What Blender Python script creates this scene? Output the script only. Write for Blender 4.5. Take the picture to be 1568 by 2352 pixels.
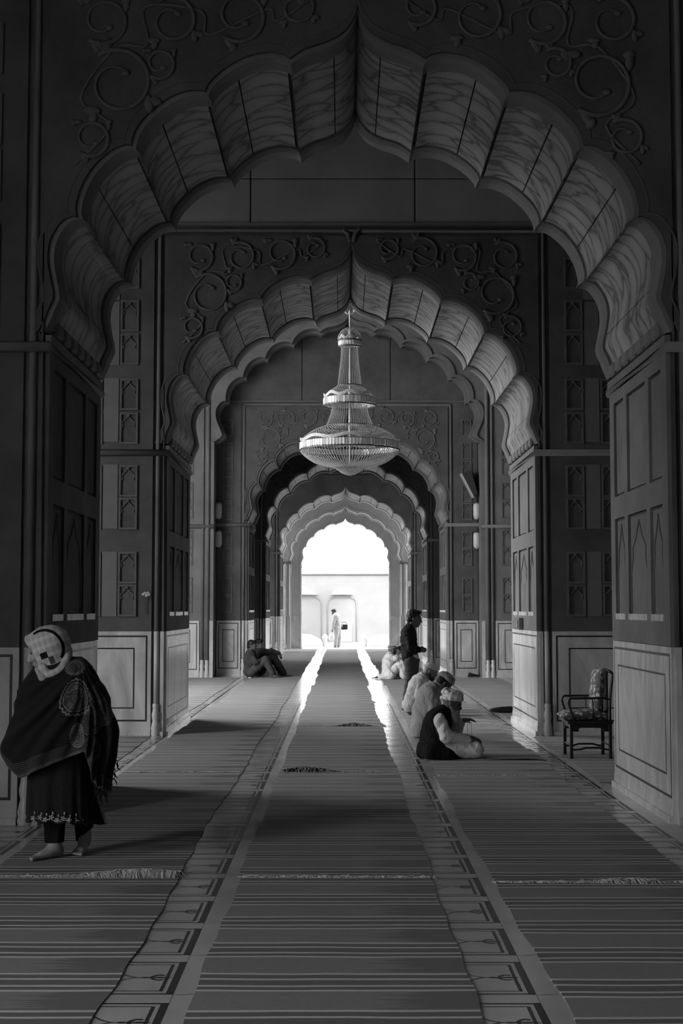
import bpy, math, random
import numpy as np
from mathutils import Vector, Matrix
from mathutils.geometry import tessellate_polygon

for o in list(bpy.data.objects):
    bpy.data.objects.remove(o)
scene = bpy.context.scene
COL = scene.collection
PI = math.pi

# ------------------------------------------------------------------ camera
F_PX = 3200.0
EYE = 1.70
PITCH = math.atan(221 / F_PX)
YAW = math.atan(2 / F_PX)
cam_data = bpy.data.cameras.new('camera')
cam = bpy.data.objects.new('camera', cam_data)
COL.objects.link(cam)
cam.location = (0, 0, EYE)
cam.rotation_euler = (PI / 2 + PITCH, 0, YAW)
cam_data.sensor_fit = 'VERTICAL'
cam_data.sensor_height = 36.0
cam_data.lens = 36.0 * F_PX / 2352.0
cam_data.clip_start = 0.05
cam_data.clip_end = 500
scene.camera = cam

# ------------------------------------------------------------------ world, sun, exposure
scene.view_settings.view_transform = 'Standard'
scene.view_settings.look = 'None'
scene.view_settings.gamma = 1.0
scene.view_settings.use_curve_mapping = False
scene.view_settings.exposure = 0.0
SKY = 7.0
world = bpy.data.worlds.new('overcast_sky')
scene.world = world
world.use_nodes = True
world.node_tree.nodes['Background'].inputs['Color'].default_value = (1, 1, 1, 1)
world.node_tree.nodes['Background'].inputs['Strength'].default_value = SKY
sun_data = bpy.data.lights.new('hazy_sun', 'SUN')
sun_data.energy = 4.0
sun_data.angle = math.radians(6)
sun = bpy.data.objects.new('hazy_sun', sun_data)
sun.location = (8, 40, 30)
sun.rotation_euler = (math.radians(52), 0, math.radians(35))
COL.objects.link(sun)
cy = scene.cycles
cy.use_denoising = True
cy.max_bounces = 10
cy.diffuse_bounces = 6
cy.glossy_bounces = 5
cy.transmission_bounces = 4
cy.sample_clamp_indirect = 12.0
cy.caustics_reflective = False
cy.caustics_refractive = False

AX = 0.125          # aisle axis: the arches are centred here
HW = 2.52           # half width of the aisle between the pier jambs
XL, XR = -6.5, 6.8  # inner faces of the outer walls
# depth of each cross wall (front, back)
YA, YA2 = 11.14, 13.52
YB, YB2 = 18.80, 21.55
YC, YD, YD2 = 34.45, 35.16, 37.5
YE, YE2 = 43.0, 45.6
YF, YF2 = 53.0, 55.6
YG, YG2 = 58.4, 60.2

# daylight enters by the openings of the courtyard front (left), the end doorway and added far-right openings;
# these portals only steer the sampling of the sky through the modelled openings
def portal(name, loc, rot, sx, sy):
    d = bpy.data.lights.new(name, 'AREA')
    d.shape = 'RECTANGLE'
    d.size, d.size_y = sx, sy
    d.cycles.is_portal = True
    o = bpy.data.objects.new(name, d)
    o.location = loc
    o.rotation_euler = rot
    COL.objects.link(o)
# courtyard-front openings: (y centre, width, height)
OPENINGS = [(-1.4, 2.4, 5.4), (3.8, 2.8, 6.6), (15.5, 2.4, 7.6), (26.3, 8.6, 10.8), (40.25, 1.2, 3.4), (49.3, 3.2, 6.5), (57.0, 2.6, 8.2)]
for yc, w, h in OPENINGS:
    portal('courtyard_daylight', (XL - 0.75, yc, h / 2), (0, -PI / 2, 0), h, w)
ADDED_OPENINGS = [(49.3, 3.2, 6.5), (57.0, 2.6, 8.2)]  # unseen openings added on the right to brighten the far bays
for yc, w, h in ADDED_OPENINGS:
    portal('added_side_daylight', (XR+.62, yc, h/2), (0, PI/2, 0), h, w)
portal('doorway_daylight', (AX, YG2 + 0.1, 2.9), (-PI / 2, 0, 0), 3.9, 5.4)

# ------------------------------------------------------------------ helpers
def tag(o, label=None, cat=None, group=None, kind=None):
    if label: o['label'] = label
    if cat: o['category'] = cat
    if group: o['group'] = group
    if kind: o['kind'] = kind
    return o

def empty(name, loc=(0, 0, 0), rz=0.0, label=None, cat=None, group=None, kind=None):
    o = bpy.data.objects.new(name, None)
    o.empty_display_size = 0.1
    o.location = loc
    o.rotation_euler = (0, 0, rz)
    COL.objects.link(o)
    return tag(o, label, cat, group, kind)

def link(name, me, parent=None, loc=None, rot=None, scale=None):
    o = bpy.data.objects.new(name, me)
    COL.objects.link(o)
    if parent: o.parent = parent
    if loc: o.location = loc
    if rot: o.rotation_euler = rot
    if scale: o.scale = scale
    return o

class MB:
    """collects verts / faces (with a material index) and builds one mesh"""
    def __init__(self):
        self.v = []; self.f = []; self.m = []; self.s = []
    def add(self, verts, faces, mi=0, smooth=False):
        b = len(self.v)
        self.v.extend([tuple(p) for p in verts])
        for f in faces:
            self.f.append(tuple(i + b for i in f)); self.m.append(mi); self.s.append(smooth)
        return self
    def box(self, x0, x1, y0, y1, z0, z1, mi=0):
        v = [(x0,y0,z0),(x1,y0,z0),(x1,y1,z0),(x0,y1,z0),(x0,y0,z1),(x1,y0,z1),(x1,y1,z1),(x0,y1,z1)]
        return self.add(v, [(0,3,2,1),(4,5,6,7),(0,1,5,4),(1,2,6,5),(2,3,7,6),(3,0,4,7)], mi)
    def bevbox(self, x0, x1, y0, y1, z0, z1, b, mi=0):
        # a box whose 12 edges are chamfered by b
        v = []; idx = {}
        X, Y, Z = (x0, x1), (y0, y1), (z0, z1)
        for i in (0, 1):
            for j in (0, 1):
                for k in (0, 1):
                    sx, sy, sz = (1, -1)[i], (1, -1)[j], (1, -1)[k]
                    for a in range(3):
                        p = [X[i] + sx*b, Y[j] + sy*b, Z[k] + sz*b]
                        p[a] -= (sx, sy, sz)[a]*b
                        idx[(i,j,k,a)] = len(v); v.append(tuple(p))
        f = []
        for a in range(3):
            o1, o2 = [q for q in range(3) if q != a]
            for s in (0, 1):
                q = []
                for (p1, p2) in ((0,0),(1,0),(1,1),(0,1)):
                    c = [0,0,0]; c[a] = s; c[o1] = p1; c[o2] = p2
                    q.append(idx[(c[0],c[1],c[2],a)])
                if (s == 0) == (a != 1): q = q[::-1]
                f.append(tuple(q))
        for a in range(3):
            o1, o2 = [q for q in range(3) if q != a]
            for p1 in (0,1):
                for p2 in (0,1):
                    c0 = [0,0,0]; c0[o1] = p1; c0[o2] = p2; c1 = list(c0); c1[a] = 1
                    q = [idx[(*c0,o1)], idx[(*c1,o1)], idx[(*c1,o2)], idx[(*c0,o2)]]
                    if (p1 + p2 + (a == 1)) % 2 == 1: q = q[::-1]
                    f.append(tuple(q))
        for i in (0,1):
            for j in (0,1):
                for k in (0,1):
                    q = [idx[(i,j,k,0)], idx[(i,j,k,1)], idx[(i,j,k,2)]]
                    if (i+j+k) % 2 == 0: q = q[::-1]
                    f.append(tuple(q))
        return self.add(v, f, mi)
    def tube(self, pts, r, n=8, mi=0, closed=False, smooth=True, cap=True, flat=1.0, flat_axis=None):
        """sweep a circle (radius number or list) along pts"""
        P = [Vector(p) for p in pts]
        m = len(P)
        R = r if isinstance(r, (list, tuple)) else [r]*m
        up = Vector((0,0,1))
        prev = None
        verts = []
        for i in range(m):
            if closed: t = P[(i+1) % m] - P[i-1]
            else: t = P[min(i+1, m-1)] - P[max(i-1, 0)]
            if t.length < 1e-9: t = Vector((0,0,1))
            t.normalize()
            if prev is None:
                a = up if abs(t.z) < 0.9 else Vector((1,0,0))
                u = t.cross(a).normalized()
            else:
                u = (prev - t*prev.dot(t))
                u = u.normalized() if u.length > 1e-6 else t.cross(up).normalized()
            prev = u
            w = t.cross(u)
            for k in range(n):
                an = 2*PI*k/n
                d = u*math.cos(an)*R[i] + w*math.sin(an)*R[i]
                if flat_axis is not None: d[flat_axis] *= flat
                verts.append(P[i] + d)
        faces = []
        rng = m if closed else m-1
        for i in range(rng):
            for k in range(n):
                a = i*n+k; b = i*n+(k+1) % n
                c = ((i+1) % m)*n+(k+1) % n; d = ((i+1) % m)*n+k
                faces.append((a,b,c,d))
        if not closed and cap:
            faces.append(tuple(range(n-1,-1,-1)))
            faces.append(tuple((m-1)*n+k for k in range(n)))
        return self.add(verts, faces, mi, smooth)
    def lathe(self, prof, n=24, c=(0,0,0), mi=0, smooth=True, a0=0.0, a1=2*PI):
        """prof: (radius, z) list, turned about the vertical through c"""
        full = abs(a1-a0-2*PI) < 1e-6
        k = n if full else n+1
        verts = []
        for (r, z) in prof:
            for i in range(k):
                a = a0+(a1-a0)*i/n
                verts.append((c[0]+r*math.cos(a), c[1]+r*math.sin(a), c[2]+z))
        faces = []
        for j in range(len(prof)-1):
            for i in range(n):
                i2 = (i+1) % k
                faces.append((j*k+i, j*k+i2, (j+1)*k+i2, (j+1)*k+i))
        return self.add(verts, faces, mi, smooth)
    def prism(self, poly, fn, d0, d1, mi=0, side_mi=None):
        """extrude a simple polygon [(a,b)] from depth d0 to d1; fn(a,b,d)->xyz"""
        n = len(poly)
        area = sum(poly[i][0]*poly[(i+1) % n][1]-poly[(i+1) % n][0]*poly[i][1] for i in range(n))
        if area < 0: poly = poly[::-1]
        v = [fn(a,b,d0) for a,b in poly]+[fn(a,b,d1) for a,b in poly]
        tri = tessellate_polygon([[Vector((a,b,0)) for a,b in poly]])
        f = []; 
        for t in tri:
            a_ = sum(poly[t[i]][0]*poly[t[(i+1) % 3]][1]-poly[t[(i+1) % 3]][0]*poly[t[i]][1] for i in range(3))
            if a_ < 0: t = t[::-1]
            f.append(tuple(t)); f.append(tuple(n+i for i in t[::-1]))
        self.add(v, f, mi)
        b = len(self.v)-2*n
        for i in range(n):
            j = (i+1) % n
            self.f.append((b+j, b+i, b+n+i, b+n+j)); self.m.append(mi if side_mi is None else side_mi); self.s.append(False)
        return self
    def ellipsoid(self, c, r, n=12, m=8, mi=0, R=None):
        v = []; f = []
        for j in range(m+1):
            t = PI*j/m
            for i in range(n):
                a = 2*PI*i/n
                p = Vector((r[0]*math.sin(t)*math.cos(a), r[1]*math.sin(t)*math.sin(a), r[2]*math.cos(t)))
                if R is not None: p = R @ p
                v.append(Vector(c)+p)
        for j in range(m):
            for i in range(n):
                f.append((j*n+i, (j+1)*n+i, (j+1)*n+(i+1) % n, j*n+(i+1) % n))
        return self.add(v, f, mi, True)
    def mesh(self, name, mats, fix=True):
        me = bpy.data.meshes.new(name)
        me.from_pydata(self.v, [], self.f)
        if not isinstance(mats, (list, tuple)): mats = [mats]
        for m in mats: me.materials.append(m)
        me.polygons.foreach_set('material_index', self.m)
        me.polygons.foreach_set('use_smooth', self.s)
        if fix:
            import bmesh
            bm = bmesh.new(); bm.from_mesh(me)
            bmesh.ops.recalc_face_normals(bm, faces=bm.faces)
            bm.to_mesh(me); bm.free()
        me.update()
        return me
    def build(self, name, mats, parent=None, loc=None, fix=True, **kw):
        return link(name, self.mesh(name, mats, fix), parent, loc, **kw)

def catmull(pts, sub=4):
    out = []
    n = len(pts)
    for i in range(n-1):
        p0 = pts[max(i-1,0)]; p1 = pts[i]; p2 = pts[i+1]; p3 = pts[min(i+2,n-1)]
        for k in range(sub):
            t = k/sub
            out.append(tuple(0.5*((2*p1[d])+(-p0[d]+p2[d])*t+(2*p0[d]-5*p1[d]+4*p2[d]-p3[d])*t*t+(-p0[d]+3*p1[d]-3*p2[d]+p3[d])*t**3) for d in range(len(p1))))
    out.append(tuple(pts[-1]))
    return out

# pixel of the photograph -> direction, ground point, point at a known depth
def ray(px, py):
    cx = (px-784)/F_PX; c2 = -(py-1176)/F_PX
    y = math.cos(PITCH)-c2*math.sin(PITCH); z = math.sin(PITCH)+c2*math.cos(PITCH); x = cx
    return (x*math.cos(YAW)-y*math.sin(YAW), x*math.sin(YAW)+y*math.cos(YAW), z)
def ground(px, py, z=0.0):
    r = ray(px, py); t = (z-EYE)/r[2]
    return (r[0]*t, r[1]*t)
def at(px, py, Y):
    r = ray(px, py); t = Y/r[1]
    return (r[0]*t, EYE+r[2]*t)

# ------------------------------------------------------------------ materials (a black-and-white picture: all greys)
MATS = {}
def nodes_of(name):
    m = bpy.data.materials.new(name); m.use_nodes = True
    nt = m.node_tree; b = nt.nodes['Principled BSDF']
    return m, nt, b
def g3(v): return (v, v, v, 1)
def noise_mat(name, v0, v1, scale=3.0, rough=0.8, bump=0.0, bscale=40.0, spec=0.3, detail=5.0, stretch=(1,1,1), coat=0.0, coords='Object'):
    m, nt, b = nodes_of(name)
    tc = nt.nodes.new('ShaderNodeTexCoord')
    mp = nt.nodes.new('ShaderNodeMapping'); mp.inputs['Scale'].default_value = stretch
    nt.links.new(tc.outputs[coords], mp.inputs['Vector'])
    n = nt.nodes.new('ShaderNodeTexNoise')
    n.inputs['Scale'].default_value = scale; n.inputs['Detail'].default_value = detail; n.inputs['Roughness'].default_value = 0.62
    nt.links.new(mp.outputs[0], n.inputs['Vector'])
    r = nt.nodes.new('ShaderNodeValToRGB')
    r.color_ramp.elements[0].position = 0.32; r.color_ramp.elements[0].color = g3(v0)
    r.color_ramp.elements[1].position = 0.68; r.color_ramp.elements[1].color = g3(v1)
    nt.links.new(n.outputs['Fac'], r.inputs['Fac'])
    nt.links.new(r.outputs['Color'], b.inputs['Base Color'])
    b.inputs['Roughness'].default_value = rough
    b.inputs['Specular IOR Level'].default_value = spec
    b.inputs['Coat Weight'].default_value = coat
    if bump > 0:
        n2 = nt.nodes.new('ShaderNodeTexNoise'); n2.inputs['Scale'].default_value = bscale; n2.inputs['Detail'].default_value = 4
        nt.links.new(mp.outputs[0], n2.inputs['Vector'])
        bp = nt.nodes.new('ShaderNodeBump'); bp.inputs['Strength'].default_value = bump; bp.inputs['Distance'].default_value = 0.02
        nt.links.new(n2.outputs['Fac'], bp.inputs['Height']); nt.links.new(bp.outputs[0], b.inputs['Normal'])
    MATS[name] = m
    return m
def plain(name, v, rough=0.6, spec=0.4, metal=0.0):
    m, nt, b = nodes_of(name)
    tc = nt.nodes.new('ShaderNodeTexCoord')
    n = nt.nodes.new('ShaderNodeTexNoise'); n.inputs['Scale'].default_value = 25.0
    nt.links.new(tc.outputs['Object'], n.inputs['Vector'])
    r = nt.nodes.new('ShaderNodeValToRGB')
    r.color_ramp.elements[0].color = g3(v*0.85); r.color_ramp.elements[1].color = g3(min(1, v*1.12))
    nt.links.new(n.outputs['Fac'], r.inputs['Fac']); nt.links.new(r.outputs['Color'], b.inputs['Base Color'])
    b.inputs['Roughness'].default_value = rough; b.inputs['Specular IOR Level'].default_value = spec; b.inputs['Metallic'].default_value = metal
    MATS[name] = m
    return m
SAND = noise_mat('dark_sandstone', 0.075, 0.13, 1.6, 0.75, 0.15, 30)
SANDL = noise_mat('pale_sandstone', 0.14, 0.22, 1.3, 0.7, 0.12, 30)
RELIEF = noise_mat('carved_sandstone', 0.11, 0.17, 4.0, 0.75, 0.1, 40)
MARBLE = noise_mat('white_marble', 0.42, 0.74, 1.5, 0.2, 0.03, 12, 0.5, 9.0, (1.3, 1.3, 0.5))
for _n in MARBLE.node_tree.nodes:
    if _n.type == 'TEX_NOISE' and _n.inputs['Detail'].default_value == 9.0: _n.inputs['Distortion'].default_value = 1.4
INLAY = plain('black_marble', 0.035, 0.3, 0.5)
PALE_HAZE = noise_mat('haze_pale_stone', 0.5, 0.62, 1.3, 0.5, 0.08, 30)  # pale stone, lightened further to stand in for haze at the far arches
ASHLAR = noise_mat('buff_ashlar', 0.24, 0.34, 1.1, 0.9, 0.1, 25)
PLASTER = noise_mat('plaster', 0.24, 0.34, 1.2, 0.9)
def veined(name, v0, v1):
    # pale stone with dark forking seams
    m, nt, b = nodes_of(name)
    tc = nt.nodes.new('ShaderNodeTexCoord')
    mp = nt.nodes.new('ShaderNodeMapping'); mp.inputs['Scale'].default_value = (1.5, 3.4, 1.5)
    nt.links.new(tc.outputs['Object'], mp.inputs['Vector'])
    ns = nt.nodes.new('ShaderNodeTexNoise'); ns.inputs['Scale'].default_value = 3.0; ns.inputs['Detail'].default_value = 5
    nt.links.new(mp.outputs[0], ns.inputs['Vector'])
    mx = nt.nodes.new('ShaderNodeMix'); mx.data_type = 'RGBA'; mx.blend_type = 'LINEAR_LIGHT'; mx.inputs[0].default_value = 0.16
    nt.links.new(mp.outputs[0], mx.inputs[6]); nt.links.new(ns.outputs['Color'], mx.inputs[7])
    vo = nt.nodes.new('ShaderNodeTexVoronoi'); vo.feature = 'DISTANCE_TO_EDGE'; vo.inputs['Scale'].default_value = 1.25
    nt.links.new(mx.outputs[2], vo.inputs['Vector'])
    r = nt.nodes.new('ShaderNodeValToRGB')
    r.color_ramp.elements[0].position = 0.0; r.color_ramp.elements[0].color = g3(v0*0.25)
    r.color_ramp.elements[1].position = 0.075; r.color_ramp.elements[1].color = g3(v0)
    e = r.color_ramp.elements.new(0.3); e.color = g3(v1)
    nt.links.new(vo.outputs['Distance'], r.inputs['Fac']); nt.links.new(r.outputs['Color'], b.inputs['Base Color'])
    b.inputs['Roughness'].default_value = 0.55
    MATS[name] = m
    return m
SOFFIT = veined('seamed_soffit_stone', 0.26, 0.34)
def marble_floor(name):
    m, nt, b = nodes_of(name)
    tc = nt.nodes.new('ShaderNodeTexCoord')
    ge = nt.nodes.new('ShaderNodeNewGeometry')
    n = nt.nodes.new('ShaderNodeTexNoise'); n.inputs['Scale'].default_value = 1.4; n.inputs['Detail'].default_value = 7
    nt.links.new(ge.outputs['Position'], n.inputs['Vector'])
    r = nt.nodes.new('ShaderNodeValToRGB')
    r.color_ramp.elements[0].position = 0.3; r.color_ramp.elements[0].color = g3(0.50)
    r.color_ramp.elements[1].position = 0.7; r.color_ramp.elements[1].color = g3(0.70)
    nt.links.new(n.outputs['Fac'], r.inputs['Fac']); nt.links.new(r.outputs['Color'], b.inputs['Base Color'])
    b.inputs['Specular IOR Level'].default_value = 0.5
    n2 = nt.nodes.new('ShaderNodeTexNoise'); n2.inputs['Scale'].default_value = 5.0
    nt.links.new(ge.outputs['Position'], n2.inputs['Vector'])
    mr = nt.nodes.new('ShaderNodeMapRange'); mr.inputs['To Min'].default_value = 0.10; mr.inputs['To Max'].default_value = 0.26
    nt.links.new(n2.outputs['Fac'], mr.inputs['Value']); nt.links.new(mr.outputs[0], b.inputs['Roughness'])
    bp = nt.nodes.new('ShaderNodeBump'); bp.inputs['Strength'].default_value = 0.05; bp.inputs['Distance'].default_value = 0.02
    nt.links.new(n2.outputs['Fac'], bp.inputs['Height']); nt.links.new(bp.outputs[0], b.inputs['Normal'])
    MATS[name] = m
    return m
FLOORM = marble_floor('polished_floor_marble')
# ------------------------------------------------------------------ arch outlines (right half, apex downwards, metres from the axis)
FOILS = [
 [(0,6.56),(.035,6.45),(.125,6.33),(.27,6.255),(.42,6.205),(.54,6.125)],
 [(.575,6.157),(.705,6.178),(.89,6.14),(1.07,6.033),(1.18,5.923),(1.205,5.858)],
 [(1.235,5.868),(1.37,5.858),(1.53,5.785),(1.69,5.643),(1.77,5.516),(1.787,5.421)],
 [(1.82,5.43),(1.935,5.39),(2.08,5.26),(2.18,5.088),(2.222,4.922),(2.205,4.845)],
 [(2.236,4.855),(2.325,4.816),(2.41,4.685),(2.437,4.538),(2.418,4.391),(2.392,4.265),(2.39,4.19),(2.43,4.10),(2.455,4.03),(2.50,3.93)],
]
SPRING = 3.84
ZC = 4.1
def foils_scaled(su=1.0, z_spring=SPRING, z_apex=6.56, sub=4):
    out = []
    for f in FOILS:
        out.append([(u*su, z_spring+(z-SPRING)*(z_apex-z_spring)/(6.56-SPRING)) for u, z in catmull(f, sub)])
    return out
def grow(pts, k, zc=ZC):
    return [(u*k, zc+(z-zc)*k if z > zc else z) for u, z in pts]
def both(right):
    """right half (apex first) -> full outline from bottom right over the apex to bottom left"""
    r = right[::-1]
    return r+[(-u, z) for u, z in right[1:]]

def fy(y):   # prism mapper for faces parallel to the picture: (a,b,d) -> (x, y+d, z)
    return lambda a, b, d: (AX+a, y+d, b)

def ring_prism(mb, inner, outer, y0, y1, mi=0):
    mb.prism(both(inner)+both(outer)[::-1], fy(0), y0, y1, mi)

# shared small meshes
def niche_mesh(w, h, name='niche_frame'):
    mb = MB()
    t = .028
    d0, d1 = -.022, 0.0
    mb.box(-w/2, w/2, d0, d1, 0, t); mb.box(-w/2, w/2, d0, d1, h-t, h)
    mb.box(-w/2, -w/2+t, d0, d1, t, h-t); mb.box(w/2-t, w/2, d0, d1, t, h-t)
    hw = w/2-t
    right = [(0, h*.9), (.012, h*.85), (.045, h*.78), (.055, h*.74), (.085, h*.70), (.088, h*.63), (.07, h*.58), (hw-.004, h*.52)]
    pts = [(u, -.008, z) for u, z in right[::-1]]+[(-u, -.008, z) for u, z in right[1:]]
    mb.tube(pts, .009, 6)
    mb.ellipsoid((0, -.006, h*.91), (.028, .014, .02), 8, 5)
    return mb.mesh(name, RELIEF)
NICHE = niche_mesh(.25, .43)
mbp = MB(); mbp.box(-.10, .10, -.012, 0, 0, .87)
SLAB = mbp.mesh('recessed_slab', SANDL)

def baluster_mesh():
    prof = [(.06,0),(.068,.03),(.058,.06),(.066,.10),(.05,.17),(.042,.20),(.052,.24),(.055,.28),(.044,.33),(.04,.37),(.048,.40),(.038,.43)]
    mb = MB(); mb.lathe(prof, 14)
    return mb.mesh('colonnette_base', MARBLE)
BALU = baluster_mesh()

def inlay_rect(mb, fn, a0, a1, b0, b1, t, d0, d1):
    for (p, q, r, s) in ((a0, a1, b0, b0+t), (a0, a1, b1-t, b1), (a0, a0+t, b0+t, b1-t), (a1-t, a1, b0+t, b1-t)):
        mb.prism([(p, r), (q, r), (q, s), (p, s)], fn, d0, d1)

def dado(parent, fn, a0, a1, thick, lines=True, ztop=1.39, inner=True):
    """a marble slab with black line inlay on a face; fn(a, z, d): d>0 stands out of the face"""
    mb = MB(); mb.prism([(a0, .13), (a1, .13), (a1, ztop), (a0, ztop)], fn, 0, thick)
    s = mb.build('dado_slab', MARBLE, parent)
    w = a1-a0
    if lines and w > .5:
        mi = MB()
        inlay_rect(mi, fn, a0+.05, a1-.05, .19, ztop-.055, .022, thick-.004, thick+.0015)
        ins = .22 if w > 1.2 else .15
        if inner: inlay_rect(mi, fn, a0+ins, a1-ins, .36, ztop-.22, .018, thick-.004, thick+.0015)
        mi.build('inlay_border', INLAY, s)
    mp = MB(); mp.prism([(a0, 0), (a1, 0), (a1, .055), (a0, .055)], fn, 0, thick+.032)
    mp.prism([(a0, .055), (a1, .055), (a1, .13), (a0, .13)], fn, 0, thick+.006)
    mp.build('plinth', MARBLE, parent)

# spiral scrolls of the spandrel relief: (u, z, radius, turn direction)
SCROLLS = [(1.98-.02, 5.98, .28, 1), (2.17, 5.52, .155, -1), (2.08, 6.50, .2, -1), (1.52, 6.50, .2, 1), (.97, 6.55, .22, -1), (.50, 6.66, .15, 1), (1.62, 6.14, .13, -1)]
def scroll_mesh(r, s):
    mb = MB()
    pts = []; rad = []
    n = 34
    for i in range(n):
        t = i/(n-1)
        a = s*(-2.2+t*7.6)
        rr = r*(1.0-.62*t**1.5)
        pts.append((rr*math.cos(a), -.012, rr*math.sin(a))); rad.append(.022*(1-.5*t)*(.75+r))
    mb.tube(pts, rad, 6, flat=.6, flat_axis=1)
    # bud in the middle and three leaves outside
    mb.ellipsoid((pts[-1][0], -.012, pts[-1][2]), (.042*(.6+r), .016, .03*(.6+r)), 8, 5)
    for k, a in enumerate((.6, 2.3, 4.4)):
        a *= s
        c = (1.12*r*math.cos(a), -.01, 1.12*r*math.sin(a))
        R = Matrix.Rotation(-(a+.9*s), 4, 'Y').to_3x3()
        mb.ellipsoid(c, (.5*r*.6, .016, .13*r), 8, 5, R=R)
        mb.ellipsoid((c[0]+.2*r*math.cos(a+1), -.01, c[2]+.2*r*math.sin(a+1)), (.33*r*.6, .018, .13*r), 8, 5, R=Matrix.Rotation(-(a-.3*s), 4, 'Y').to_3x3())
    return mb.mesh('scroll_relief', RELIEF)
SCM = {}
for u, z, r, s in SCROLLS:
    for sg in (1, -1):
        SCM[(u, z, sg)] = scroll_mesh(r, s*sg)

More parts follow.
